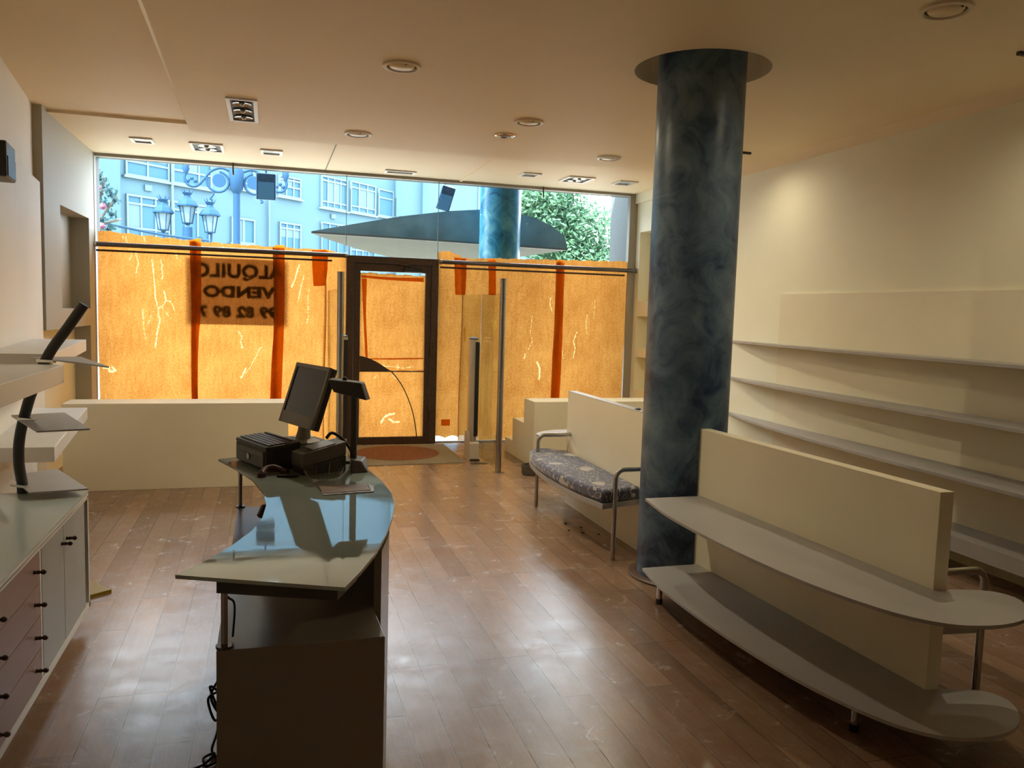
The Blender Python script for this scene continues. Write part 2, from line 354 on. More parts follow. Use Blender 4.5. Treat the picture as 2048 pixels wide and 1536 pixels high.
def ceiling():
    g = G()
    # lowered main field with a round opening around the column
    cx, cyy, R = 2.436, 4.37, 0.395; seg = 48
    outer = [(-0.52, -3.2), (4.6, -3.2), (4.6, 7.55), (-0.645, 7.55)]
    zb, zt = 3.04, 3.5
    def ring(z):
        return [g.bm.verts.new((cx+R*math.cos(2*PI*k/seg), cyy+R*math.sin(2*PI*k/seg), z)) for k in range(seg)]
    rb = ring(zb); rt = ring(zb+0.30)
    for k in range(seg): g.bm.faces.new((rb[k], rb[(k+1) % seg], rt[(k+1) % seg], rt[k]))
    # bottom skin: fan to an enclosing rectangle
    def onbox(a):
        x0, x1, y0, y1 = 1.6, 3.3, 3.5, 5.3
        dx, dy = math.cos(a), math.sin(a)
        t = min([((x1-cx)/dx) if dx > 1e-9 else 1e9, ((x0-cx)/dx) if dx < -1e-9 else 1e9, ((y1-cyy)/dy) if dy > 1e-9 else 1e9, ((y0-cyy)/dy) if dy < -1e-9 else 1e9])
        return (cx+dx*t, cyy+dy*t, zb)
    ob = [g.bm.verts.new(onbox(2*PI*k/seg)) for k in range(seg)]
    for k in range(seg): g.bm.faces.new((rb[k], rb[(k+1) % seg], ob[(k+1) % seg], ob[k]))
    cor = {}
    for (x, y) in ((3.3, 5.3), (1.6, 5.3), (1.6, 3.5), (3.3, 3.5)): cor[(x, y)] = g.bm.verts.new((x, y, zb))
    for k in range(seg):
        a, b = ob[k].co, ob[(k+1) % seg].co
        if abs(a.x-b.x) > 1e-6 and abs(a.y-b.y) > 1e-6:
            q = (a.x if abs(a.x-1.6) < 1e-5 or abs(a.x-3.3) < 1e-5 else b.x, a.y if abs(a.y-3.5) < 1e-5 or abs(a.y-5.3) < 1e-5 else b.y)
            q = min(cor, key=lambda t: abs(t[0]-q[0])+abs(t[1]-q[1])); g.bm.faces.new((ob[k], cor[q], ob[(k+1) % seg]))
    def flat(p): g.face([(x, y, zb) for x, y in p])
    flat([(-0.52, -3.2), (4.6, -3.2), (4.6, 3.5), (-0.575, 3.5)]); flat([(-0.605, 5.3), (4.6, 5.3), (4.6, 7.55), (-0.645, 7.55)])
    flat([(-0.575, 3.5), (1.6, 3.5), (1.6, 5.3), (-0.605, 5.3)]); flat([(3.3, 3.5), (4.6, 3.5), (4.6, 5.3), (3.3, 5.3)])
    # edges and top
    g.face([(-0.645, 7.55, zb), (4.6, 7.55, zb), (4.6, 7.55, zt), (-0.645, 7.55, zt)])
    g.face([(-0.52, -3.2, zb), (-0.645, 7.55, zb), (-0.645, 7.55, zt), (-0.52, -3.2, zt)])
    g.face([(-3.2, -3.2, zt), (5.2, -3.2, zt), (5.2, 9.6, zt), (-3.2, 9.6, zt)])
    # raised left field and front field
    g.box(-3.2, -3.2, 3.122, -0.50, 7.55, 3.2)
    g.box(-3.2, 7.55, 3.10, 5.2, 9.55, 3.2)
    return struct(g.build('ceiling', CEIL, origin=(0, 0, 3)))
ceiling()
struct(G().prism([(4.46, -3.2), (4.7, -3.2), (4.7, 8.56), (4.46, 8.56)], 0, 2.995).build('wall_right', WALL))
struct(G().prismY([(4.46, 2.985), (4.70, 2.985), (4.70, 3.2), (4.36, 3.2), (4.36, 3.04)], -3.2, 7.55).build('trim_1', CEIL))
struct(G().box(4.4, 7.55, 2.98, 4.7, 9.43, 3.2).build('trim_2', WALL))
# left wall, slightly out of square, and its furred-out lower panel
def lw(y, d=0): return -1.80 + 0.116*(7.39-y) + d
struct(G().prism([(lw(-3.2)-.3, -3.2), (lw(-3.2), -3.2), (lw(7.39), 7.39), (lw(7.39)-.3, 7.39)], 0, 3.2).build('wall_left', WALLL))
struct(G().prism([(lw(-3.2), -3.2), (lw(-3.2, .05), -3.2), (lw(7.36, .05), 7.36), (lw(7.36), 7.36)], 0, 2.51).build('wall_left_panel', WALLL))
# return beside the display window with two niches
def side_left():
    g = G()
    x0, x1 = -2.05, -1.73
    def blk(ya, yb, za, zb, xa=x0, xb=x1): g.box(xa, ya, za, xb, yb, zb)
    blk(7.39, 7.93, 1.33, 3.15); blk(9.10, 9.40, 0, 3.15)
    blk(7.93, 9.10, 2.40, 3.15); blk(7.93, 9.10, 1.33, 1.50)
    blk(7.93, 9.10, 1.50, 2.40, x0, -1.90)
    o = struct(g.build('wall_left_niche', WALLDIM))
    struct(G().box(x0, 7.39, 0, -1.88, 9.10, 1.33).build('wall_left_recess', WALL))
    return o
side_left()
struct(G().box(-1.92, 7.39, 0.0, -1.885, 9.10, 0.07).build('baseboard_left', WHITE))
def side_right():
    g = G(); x0, x1 = 4.43, 4.459
    ys = [7.55, 8.55, 9.29, 9.43]
    g.box(x0, 7.55, 0, x1, 8.56, 3.1); x1 = 4.58; g.box(x0, 9.29, 0, x1, 9.54, 3.1); g.box(x1, 8.56, 0, 4.7, 9.54, 3.1)
    for za, zb in ((0, .66), (1.07, 1.18), (1.58, 1.77), (2.62, 3.1)): g.box(x0, 8.56, za, x1, 9.29, zb)
    return struct(g.build('wall_right_niche', WALL))
side_right()
struct(G().box(-3.2, -0.9, 0, 5.2, -0.8, 3.2).build('wall_back', WALLL))
# masonry of our own front outside
g = G(); g.box(-6.5, 9.55, -0.15, -1.745, 9.75, 4.3); g.box(4.45, 9.55, -0.15, 8.5, 9.75, 4.3); g.box(-1.745, 9.55, 3.10, 4.45, 9.75, 4.3)
struct(g.build('wall_front', GRANITE))
g = G(); g.box(-1.76, 9.36, 0, -1.725, 9.47, 3.1); g.box(4.33, 9.40, 0, 4.44, 9.47, 3.1); g.box(-1.73, 9.40, 3.07, 4.35, 9.47, 3.10); g.box(-1.73, 9.40, 0.0, 0.93, 9.46, 0.02); g.box(1.91, 9.40, 0.0, 4.35, 9.46, 0.02)
struct(g.build('trim_3', mat('window_edge_trim', (0.34, 0.31, 0.26), 0.5)))

# glazing
def pane(n, x0, x1, z0, z1):
    o = G().box(x0, YG-0.002, z0, x1, YG+0.002, z1).build('window_%d' % n, GLASS); struct(o)
pane(1, -1.725, 0.838, 0.02, 3.07); pane(2, 0.844, 1.896, 2.18, 3.07); pane(3, 1.902, 4.33, 0.02, 3.07)
JOINT = mat('glass_joint', (0.10, 0.14, 0.16), 0.4)
struct(G().box(0.8385, 9.42, 2.18, 0.8435, 9.44, 3.07).build('trim_4', JOINT)); struct(G().box(1.8965, 9.42, 2.18, 1.9015, 9.44, 3.07).build('trim_5', JOINT))

# door
dr = bpy.data.objects.new('door_1', None); C.objects.link(dr); dr.location = (1.38, 9.42, 0); struct(dr)
g = G(); g.box(0.845, 9.36, 0, 0.925, 9.48, 2.175); g.box(1.825, 9.36, 0, 1.905, 9.48, 2.175); g.box(0.925, 9.36, 2.095, 1.825, 9.48, 2.175); g.box(0.925, 9.40, 0, 1.825, 9.46, .006)
g.build('door_frame', BROWNM, dr, bevel=.004)
g = G(); g.box(0.93, 9.375, 0.004, 1.003, 9.445, 2.093); g.box(1.757, 9.375, 0.004, 1.822, 9.445, 2.093); g.box(1.003, 9.375, 2.005, 1.757, 9.445, 2.093); g.box(1.003, 9.375, 0.004, 1.757, 9.445, 0.085)
g.build('door_leaf', BROWNM, dr, bevel=.004)
G().box(1.003, 9.425, 0.085, 1.757, 9.433, 2.005).build('door_glass', GLASS, dr)
g = G(); g.box(1.50, 9.32, 2.01, 1.71, 9.374, 2.06); g.box(1.56, 9.33, 2.06, 1.66, 9.36, 2.085)
g.build('door_closer', BLACK, dr, bevel=.004)
G().cyl((1.62, 9.345, 2.08), (1.22, 9.37, 2.115), .006).build('closer_arm', DARKSTEEL, dr)
G().box(1.003, 9.352, 0.853, 1.757, 9.372, 0.863).build('cross_rail', DARKSTEEL, dr)
a = spline([(1.003, 1.03), (1.08, 1.015), (1.157, 0.985), (1.244, 0.939), (1.362, 0.864), (1.482, 0.664 + .05), (1.604, 0.456 + .03), (1.67, 0.157 + .05), (1.678, 0.084)] if False else [(1.362, 0.862), (1.44, 0.775), (1.53, 0.63), (1.615, 0.42), (1.662, 0.22), (1.678, 0.084)], 6)
G().tube([(p[0], 9.362, p[1]) for p in a], 0.006, 8).build('curved_pull', DARKSTEEL, dr)
wp = [(1.003, 1.035), (1.06, 1.025), (1.13, 1.0), (1.20, 0.966), (1.28, 0.917), (1.362, 0.862), (1.003, 0.862)]
G().prismY(wp, 9.354, 9.374).build('push_plate', mat('dark_push_plate', (0.05, 0.03, 0.02), 0.5), dr)
for z in (.3, 1.05, 1.75): G().cyl((1.826, 9.352, z), (1.826, 9.352, z+.11), .011).build('hinge', BROWNM, dr)

# paper over the glass
TEARS = [
    ([(-1.19, 2.018), (-1.177, 1.927), (-1.174, 1.862), (-1.163, 1.718), (-1.16, 1.639), (-1.14, 1.534)], 0.005),
    ([(-1.105, 2.048), (-1.091, 1.983), (-1.096, 1.931), (-1.085, 1.879), (-1.095, 1.826)], 0.004),
    ([(-1.071, 1.708), (-1.054, 1.603), (-1.085, 1.549), (-1.128, 1.522), (-1.133, 1.455), (-1.116, 1.403), (-1.126, 1.336), (-1.143, 1.27), (-1.163, 1.083)], 0.005),
    ([(-1.054, 1.597), (-1.011, 1.591), (-0.984, 1.552), (-0.969, 1.486)], 0.004),
    ([(-1.286, 1.53), (-1.279, 1.399), (-1.271, 1.267), (-1.257, 1.175)], 0.003),
    ([(-1.351, 2.115), (-1.321, 1.986), (-1.338, 1.94), (-1.346, 1.881)], 0.004),
    ([(-1.404, 2.112), (-1.387, 2.074), (-1.41, 2.008)], 0.003),
    ([(-1.092, 1.523), (-1.006, 1.406)], 0.003),
    ([(-1.184, 1.48), (-1.234, 1.347)], 0.003),
    ([(-0.958, 2.114), (-0.936, 2.043)], 0.004),
    ([(-1.673, 0.872), (-1.625, 0.879), (-1.614, 0.827), (-1.554, 0.847), (-1.589, 0.88)], 0.01),
    ([(-1.481, 2.301), (-1.466, 2.225)], 0.003),
    ([(-1.44, 2.252), (-1.429, 2.201)], 0.003),
    ([(-1.266, 2.274), (-1.249, 2.204)], 0.003),
    ([(0.329, 2.043), (0.295, 1.95), (0.281, 1.879), (0.241, 1.786)], 0.006),
    ([(0.377, 1.911), (0.35, 1.811), (0.317, 1.64)], 0.004),
    ([(0.431, 1.772), (0.42, 1.672), (0.424, 1.472), (0.411, 1.386)], 0.003),
    ([(-0.318, 1.285), (-0.282, 1.23), (-0.298, 1.173), (-0.269, 1.104), (-0.292, 1.117)], 0.004),
    ([(-0.239, 0.878), (-0.292, 0.765)], 0.007),
    ([(-0.077, 1.121), (-0.131, 1.007), (-0.192, 0.893), (-0.245, 0.822)], 0.003),
    ([(-0.264, 2.258), (-0.251, 2.204), (-0.225, 2.233), (-0.261, 2.196)], 0.003),
    ([(-0.487, 2.233), (-0.47, 2.2), (-0.481, 2.192)], 0.003),
    ([(1.262, 0.253), (1.299, 0.314), (1.36, 0.349), (1.421, 0.359)], 0.01),
    ([(1.36, 0.298), (1.41, 0.255), (1.484, 0.258)], 0.009),
    ([(1.267, 0.918), (1.442, 0.904), (1.519, 0.897), (1.627, 0.909)], 0.003),
    ([(1.282, 0.949), (1.291, 0.873)], 0.003),
    ([(1.449, 0.935), (1.455, 0.874)], 0.003),
    ([(1.383, 0.812), (1.422, 0.774)], 0.004),
    ([(1.201, 0.811), (1.179, 0.773)], 0.003),
    ([(3.079, 1.543), (3.063, 1.357), (3.089, 1.233), (3.044, 1.128)], 0.003),
    ([(3.167, 0.984), (3.205, 0.901), (3.203, 0.775)], 0.009),
    ([(3.684, 1.37), (3.639, 1.242), (3.669, 1.158), (3.647, 1.031)], 0.005),
    ([(3.811, 1.583), (3.798, 1.457), (3.817, 1.33)], 0.003),
    ([(3.311, 1.777), (3.301, 1.694), (3.331, 1.612)], 0.005),
    ([(3.475, 1.24), (3.517, 1.03)], 0.003),
    ([(3.906, 1.776), (3.9, 1.522)], 0.003),
    ([(3.006, 1.086), (2.998, 1.014)], 0.006),
]
def sheet(label, xa, xb, zb, tops, seed, y=9.416, amp=0.005, nx=0, wob=0.0, bot=None):
    """creased paper sheet; faces along the worn streaks take the thinner paper"""
    rnd = random.Random(seed); ph = [rnd.uniform(0, 6.3) for _ in range(8)]
    def top(x):
        for (x0, z0), (x1, z1) in zip(tops, tops[1:]):
            if x0 <= x <= x1: return z0 + (z1-z0)*(x-x0)/(x1-x0)
        return tops[-1][1] if x > tops[-1][0] else tops[0][1]
    nx = int((xb-xa)/.0065); zmax = max(t[1] for t in tops); nz = int((zmax-zb)/.0085)
    tear = []
    for p, w_ in TEARS:
        if all(xa-.02 < q[0] < xb+.02 and zb < q[1] < zmax for q in p):
            for a, b in zip(p, p[1:]):
                n = max(2, int(math.hypot(b[0]-a[0], b[1]-a[1])/.004))
                for k in range(n):
                    jx, jz = rnd.gauss(0, .0022), rnd.gauss(0, .002)
                    tear.append((a[0]+(b[0]-a[0])*k/n+jx, a[1]+(b[1]-a[1])*k/n+jz, w_*rnd.uniform(.6, 1.2)))
    vs = []; fs = []
    for j in range(nz+1):
        for i in range(nx+1):
            u = i/nx; x = xa + (xb-xa)*u
            zt = top(x) + 0.005*math.sin(31*x+ph[0]) + 0.003*math.sin(93*x+ph[1]) + .002*math.sin(210*x+ph[7])
            z0 = zb if bot is None else bot(x); z = z0 + (zt-z0)*j/nz
            dy = amp*(math.sin(7*x+1.3*z+ph[2])*0.5 + math.sin(13*x-4*z+ph[3])*0.35 + math.sin(5*z+3*x+ph[4])*0.3 + math.sin(29*x+9*z+ph[5])*0.15)
            dx = wob*math.sin(3*z+ph[6])*(min(u, 1-u)*2-1)
            vs.append((x+dx, y+dy, z))
    for j in range(nz):
        for i in range(nx): a = j*(nx+1)+i; fs.append((a, a+1, a+nx+2, a+nx+1))
    o3 = V(((xa+xb)/2, y, zb)); me = bpy.data.meshes.new('paper_sheet'); me.from_pydata([tuple(V(v)-o3) for v in vs], [], fs)
    me.materials.append(PAPER); me.materials.append(THIN)
    mi = [0]*len(fs); hz = (zmax-zb)/nz; wx = (xb-xa)/nx
    for tx, tz, w_ in tear:
        ci = (tx-xa)/wx; t_ = top(tx); z0 = zb if bot is None else bot(tx); cj = (tz-z0)/((t_-z0)/nz)
        for jj in range(int(cj-w_/hz), int(cj+w_/hz)+1):
            for ii in range(int(ci-w_/wx), int(ci+w_/wx)+1):
                if 0 <= ii < nx and 0 <= jj < nz and ((ii+.5-ci)*wx)**2 + ((jj+.5-cj)*hz)**2 < w_*w_: mi[jj*nx+ii] = 1
    me.polygons.foreach_set('material_index', mi); me.polygons.foreach_set('use_smooth', [True]*len(fs)); me.update()
    o = bpy.data.objects.new('paper_sheet', me); C.objects.link(o); o.location = o3
    return tag(o, label, 'paper')
sheet('creased yellow paper sheet at far left of the shop window', -1.712, -0.745, 0.03, [(-1.72, 2.313), (-1.2, 2.278), (-0.7, 2.248)], 1, y=9.410, amp=.003, wob=.006)
sheet('yellow paper sheet shadowed by the letting sign', -0.80, 0.10, 0.03, [(-.81, 2.25), (-.2, 2.235), (.13, 2.228)], 2, y=9.4258, amp=.0010, wob=.006)
sheet('yellow paper sheet between letting sign and steel post', 0.045, 0.62, 0.03, [(.04, 2.228), (.66, 2.222)], 3, y=9.410, amp=.003, wob=.01)
sheet('narrow yellow paper sheet beside left door jamb', 0.60, 0.8445, 0.03, [(.58, 2.222), (.70, 2.222), (.78, 2.19), (.835, 2.15)], 4, y=9.419, amp=.003, wob=.008, nx=14)
sheet('upper yellow paper sheet on door glass', 1.0035, 1.7568, 0.856, [(1.0, 1.99), (1.76, 1.975)], 5, y=9.413, amp=.004)
sheet('lower yellow paper sheet with a white tear on door glass', 1.0035, 1.7568, 0.080, [(1.0, .866), (1.76, .866)], 6, y=9.404, amp=.004)
sheet('narrow yellow paper sheet rising beside right door jamb', 1.9062, 2.205, 0.10, [(1.91, 2.268), (2.04, 2.276), (2.175, 2.236), (2.21, 2.19)], 7, y=9.414, wob=.01, nx=16, bot=lambda x: 0.055+0.03*abs(math.sin(17*x)))
sheet('yellow paper sheet behind glass panel right of door', 2.19, 3.44, 0.025, [(2.19, 2.2), (2.655, 2.221), (3.45, 2.241)], 8, y=9.397, amp=.008, wob=.01)
sheet('wrinkled yellow paper sheet at far right of the shop window', 3.38, 4.3285, 0.025, [(3.37, 2.238), (4.315, 2.262)], 9, y=9.4185, amp=.004, wob=.006)

def tape(label, pl, pr, y=9.398, n=24, group=None):
    """strip between a left and a right edge, both given from top to bottom as (x, z)"""
    g = G(); a = spline([(p[0], p[1], 0) for p in pl], 12); b = spline([(p[0], p[1], 0) for p in pr], 12); m_ = min(len(a), len(b)); vs = []
    for i in range(m_):
        k = 0.004*math.sin(i*.9)
        vs.append([g.bm.verts.new((p[0] + (q[0]-p[0])*t, y + k + .003*math.sin(i*.37+3*t), p[1] + (q[1]-p[1])*t)) for p, q in ((a[i], b[i]),) for t in (0, .33, .66, 1)])
    for i in range(m_-1):
        for k in range(3): g.bm.faces.new((vs[i][k], vs[i][k+1], vs[i+1][k+1], vs[i+1][k]))
    o = g.build('tape_strip', TAPE, smooth=60); return tag(o, label, 'tape', group)
tape('long brown tape strip left of letting sign lettering', [(-.815, 2.255), (-.80, 1.6), (-.805, 1.0), (-.80, .05)], [(-.70, 2.285), (-.70, 1.6), (-.735, 1.0), (-.74, .05)])
tape('long brown tape strip right of letting sign lettering', [(.063, 2.248), (.063, 1.4), (.035, 1.0), (0.0, .05)], [(.17, 2.252), (.17, 1.6), (.155, 1.0), (.125, .05)])
tape('short wide brown tape piece near the left rail end', [(.464, 2.224), (.47, 2.0), (.484, 1.812)], [(.64, 2.224), (.637, 2.0), (.612, 1.822)])
tape('short brown tape piece nearest the right door jamb', [(2.091, 2.205), (2.10, 2.0), (2.114, 1.768)], [(2.236, 2.205), (2.243, 2.0), (2.236, 1.772)], y=9.385)
tape('short brown tape piece above right steel post', [(2.50, 2.215), (2.512, 2.0), (2.518, 1.78)], [(2.593, 2.215), (2.603, 2.0), (2.608, 1.782)], y=9.370)
tape('long orange brown tape strip down right hand window', [(3.367, 2.236), (3.366, 1.4), (3.355, 1.0), (3.345, .05)], [(3.472, 2.236), (3.477, 1.6), (3.475, 1.0), (3.46, .05)], y=9.378)
tape('small square brown tape patch low beside door jamb', [(1.977, .285), (1.978, .21)], [(2.085, .285), (2.085, .205)], y=9.39)
tape('horizontal brown tape strip across top of door paper', [(1.014, 1.958), (1.35, 1.945), (1.735, 1.955)], [(1.014, 1.93), (1.35, 1.912), (1.735, 1.905)], y=9.392)
tape('tapering vertical brown tape strip down left of door paper', [(1.018, 1.92), (1.04, 1.5), (1.07, 1.03)], [(1.077, 1.92), (1.073, 1.5), (1.10, 1.0)], y=9.388)
tape('thin horizontal brown tape strip above the door push plate', [(1.10, 1.005), (1.4, 1.012), (1.745, 1.018)], [(1.10, .995), (1.4, .994), (1.745, 1.004)], y=9.39)

# letting sign stuck outside the glass
sg = thing('letting_sign', 'letting sign with reversed lettering seen through yellow paper', 'sign', (-.32, 9.4375, 1.36))
G().box(-.85, 9.4325, 1.36, .205, 9.4333, 2.085).build('sheet', SIGNP, sg)
def lettering(txt, xc, z, size, wide, y=9.4337):
    cu = bpy.data.curves.new('lettering', 'FONT'); cu.body = txt; cu.size = size; cu.align_x = 'CENTER'; cu.offset = 0.010; cu.extrude = 0.0008; cu.space_character = 1.08
    t = bpy.data.objects.new('tmp_text', cu); C.objects.link(t)
    me = bpy.data.meshes.new_from_object(t.evaluated_get(bpy.context.evaluated_depsgraph_get())); bpy.data.objects.remove(t)
    xs = [v.co.x for v in me.vertices]; k = wide/(max(xs)-min(xs)); o3 = wl(sg)
    for v in me.vertices:
        v.co = V((xc - v.co.x*k, y + v.co.z, z + v.co.y)) - o3     # reads from the street
    me.materials.clear(); me.materials.append(SIGNI)
    o = bpy.data.objects.new('lettering', me); C.objects.link(o); o.parent = sg; return o
lettering('ALQUILO', -.32, 1.878, .20, .95); lettering('VENDO', -.31, 1.662, .165, .76); lettering('99 82 89 7', -.32, 1.445, .16, .84)

# rails in front of the paper
def rail(x0, x1, z, label):
    r = thing('curtain_rail', label, 'rail', ((x0+x1)/2, 9.33, z), 'rails across the shop window')
    G().cyl((x0, 9.33, z), (x1, 9.33, z), .025).build('rail_tube', DARKSTEEL, r, smooth=40)
    G().cyl((x0, 9.36, z-.062), (x1-.15, 9.36, z-.062), .011).build('rail_reflection', BROWNM, r)  # thin rod standing in for the rail's reflection in the glass
    for x in (x0, x1): G().cyl((x-.012, 9.33, z), (x+.012, 9.33, z), .03).build('end_flange', STEEL, r, smooth=40)
rail(-1.715, .832, 2.165, 'dark metal rail across left hand window'); rail(1.92, 4.42, 2.145, 'dark metal rail across right hand window')

# small hooks above the glass
for i, (x, z, lb) in enumerate(((-.37, 3.07, 'small brown hook at window top in front of lamp post'), (3.17, 3.07, 'small brown hook at window top in front of green tree'))):
    tag(G().tube([(x, 9.385, z+.03), (x, 9.38, z-.03), (x+.004, 9.375, z-.1)], .009, 8).build('ceiling_hook', BROWNM), lb, 'hook', 'hooks at window top')

# ------------------------------------------------------------------ entrance: posts, panels, gates, mat
def post(x, label):
    p = thing('steel_post', label, 'post', (x, 7.61, 0), 'steel posts at entrance')
    G().cyl((x, 7.61, 0), (x, 7.61, 1.912), .032).build('post_tube', STEEL, p, smooth=40)
    G().cyl((x, 7.61, 0), (x, 7.61, .008), .062).build('floor_flange', STEEL, p, smooth=40)
    return p
post(2.19, 'round steel post on floor right of door mat'); post(.635, 'round steel post left of door behind monitor')
def panel(x, label, stick):
    p = thing('glass_panel', label, 'panel', (x, 8.5, 0), 'glass panels at entrance')
    G().box(x-.004, 7.645, .03, x+.004, 9.30, 1.766).build('glass', GLASSP, p)
    if stick:
        for (yy, zz, a, b) in ((9.12, 1.31, .05, .085), (7.83, 1.43, .045, .07)):
            G().lathe([(0, -.0008), (1, -.0008), (1, .0008), (0, .0008)], (0, 0, 0), 20)
            gg = G(); pts = [(yy + a*math.cos(2*PI*k/18)*(1+.25*math.sin(2*PI*k/18)), zz + b*math.sin(2*PI*k/18)) for k in range(18)]
            gg.prismX(pts, x-.0065, x-.0042).build('yellow_sticker', mat('yellow_sticker', (.75, .45, .02), .5), p)
    return p
panel(2.18, 'clear glass panel with yellow stickers beside right steel post', True); panel(.64, 'clear glass panel behind left steel post', False)
def pedestal(x, label):
    p = thing('security_pedestal', label, 'security gate', (x, 8.34, 0), 'security pedestals beside door')
    g = G(); g.prism([(x + .050*math.cos(2*PI*k/24), 8.37 + .075*math.sin(2*PI*k/24)) for k in range(24)], .02, 1.285)
    g.build('pedestal_body', mat('pedestal_satin', (.52, .46, .38), .3, metal=.35), p, smooth=40)
    G().lathe([(.05, 1.285), (.05, 1.297), (.03, 1.31), (0, 1.315)], (x, 8.37, 0), 24, 1, 1.5).build('top_cap', DARKPL, p, smooth=40)
    G().box(x+.002, 8.288, .25, x+.045, 8.300, 1.26).build('shade_strip', BLACK, p)  # black box standing in for shade on the side away from the window
    g = G(); g.prismX([(8.23, 0), (8.47, 0), (8.47, .22), (8.43, .30), (8.27, .30), (8.23, .18)], x-.055, x-.0495); g.prismX([(8.23, 0), (8.25, 0), (8.25, .20), (8.23, .18)], x-.0495, x+.05)
    g.build('base_cover', mat('base_cover_cream', (.55, .48, .38), .4), p)
    G().box(x-.05, 8.19, 0, x+.05, 8.49, .02).build('foot', DARKPL, p)
pedestal(2.10, 'cream security pedestal right of door mat'); pedestal(.725, 'security pedestal half hidden left of door')
mt = thing('door_mat', 'beige floor mat with rust oval in front of door', 'mat', (1.45, 8.75, 0))
G().prism([(.80, 8.08), (1.99, 8.13), (1.985, 9.30), (.86, 9.32)], 0.0, .007).build('mat_base', MATB, mt)
G().prism([(1.36 + .46*math.cos(2*PI*k/40), 8.76 + .45*math.sin(2*PI*k/40)) for k in range(40)], .007, .0095).build('oval', MATR, mt)
tag(G().box(2.02, 8.03, 0, 2.20, 8.10, .004).build('floor_strip', DARKPL), 'dark metal floor strip at right corner of door mat', 'strip')

# ------------------------------------------------------------------ display plinths
tag(G().box(-1.62, 7.33, 0, .17, 7.66, .735).build('display_wall', CREAMBOARD, bevel=.003), 'long low cream wall under left hand window', 'display stand')
sp = thing('stepped_plinth', 'stepped cream display plinth right of door', 'display stand', (3.5, 8.2, 0))
g = G(); g.prismX([(7.76, 0), (8.79, 0), (8.79, .165), (8.50, .165), (8.50, .42), (8.10, .42), (8.10, .683), (7.76, .683)], 2.6, 4.425)
g.build('plinth_body', CREAMBOARD, sp, bevel=.003)
tn = thing('tin_bucket', 'small grey oval tin on floor before stepped plinth', 'tin', (2.5, 7.42, 0))
g = G(); g.lathe([(0, 0), (.115, 0), (.125, .02), (.128, .1), (.122, .1), (.118, .02), (0, .012)], (2.53, 7.44, 0), 28, 1.15, .8); g.build('tin_body', TIN, tn, smooth=50)
G().tube([(2.50, 7.44, .02), (2.48, 7.44, .08), (2.50, 7.46, .125), (2.53, 7.47, .13)], [.04, .04, .03, .012], 8).build('crumpled_rag', TIN, tn, smooth=60)

# ------------------------------------------------------------------ column
cl = thing('blue_column', 'thick mottled blue column rising through ceiling', 'column', (2.436, 4.37, 0))
G().lathe([(.255, 0), (.255, 3.42), (0, 3.42)], (2.436, 4.37, 0), 64).build('shaft', COLUMN, cl, smooth=40)
G().lathe([(.256, 0), (.305, 0), (.305, .012), (.296, .018), (.256, .02)], (2.436, 4.37, 0), 64).build('base_ring', mat('base_ring_wood', (.11, .065, .045), .4), cl, smooth=40)

# ------------------------------------------------------------------ partition benches
SH_UP = [(2.046, 4.078), (1.996, 3.74), (1.985, 3.40), (1.995, 3.05), (2.03, 2.70), (2.085, 2.45), (2.16, 2.26), (2.26, 2.15), (2.37, 2.108), (2.49, 2.105), (2.60, 2.14), (2.69, 2.215), (2.735, 2.30), (2.72, 2.37), (2.66, 2.41), (2.56, 2.44)]
SH_UP = [SH_UP[0]] + [(p.x, p.y) for p in spline([(x, y, 0) for x, y in SH_UP], 5)][1:]
def tilt(y): return 2.40 + 0.051*(4.10-y)          # room side face of the near partition
def bench_B():
    t = thing('partition_bench', 'cream partition with two curved shelves in front of blue column', 'display partition', (2.45, 3.2, 0))
    y0, y1, h, th = 2.45, 4.12, .952, .066
    G().prism([(tilt(y1), y1), (tilt(y0), y0), (tilt(y0)+th, y0), (tilt(y1)+th, y1)], 0, h).build('panel', CREAMBOARD, t, bevel=.002)
    for z in (.565, .16):
        pl = SH_UP + [(tilt(2.45)+.04, 2.44), (tilt(2.45)-.001, 2.45), (tilt(4.078)-.001, 4.078)]
        G().prism(pl, z-.014, z).build('curved_shelf', SHELF, t)
    for x, y in ((2.085, 3.93), (2.20, 2.50)):
        l = G().cyl((x, y, .03), (x, y, .146), .015).build('shelf_leg', CHROME, t, smooth=40)
        G().cyl((x, y, 0), (x, y, .03), .018).build('rubber_foot', RUBBER, l, smooth=40)
    xx = tilt(3.2)+th
    pl = [(tilt(2.56)+th, 2.56), (tilt(2.56)+th+.27, 2.53)] + [(xx + .34 + .07*math.sin(PI*k/10), 2.6 + 1.3*k/10) for k in range(11)] + [(tilt(4.0)+th+.12, 4.08), (tilt(4.0)+th, 4.02)]
    G().prism(pl, .33, .365).build('seat_plate', SHELF, t)
    for y in (2.53, 3.98):
        xb = tilt(y)+th
        pts = [(xb, y, .60), (xb+.22, y, .60)] + [(xb+.22+.06*math.sin(a*PI/12), y, .54+.06*math.cos(a*PI/12)) for a in range(1, 7)] + [(xb+.28, y, 0.0)]
        G().tube(pts, .0155, 12).build('arm_leg', STEEL, t, smooth=40)
    return t
bench_B()
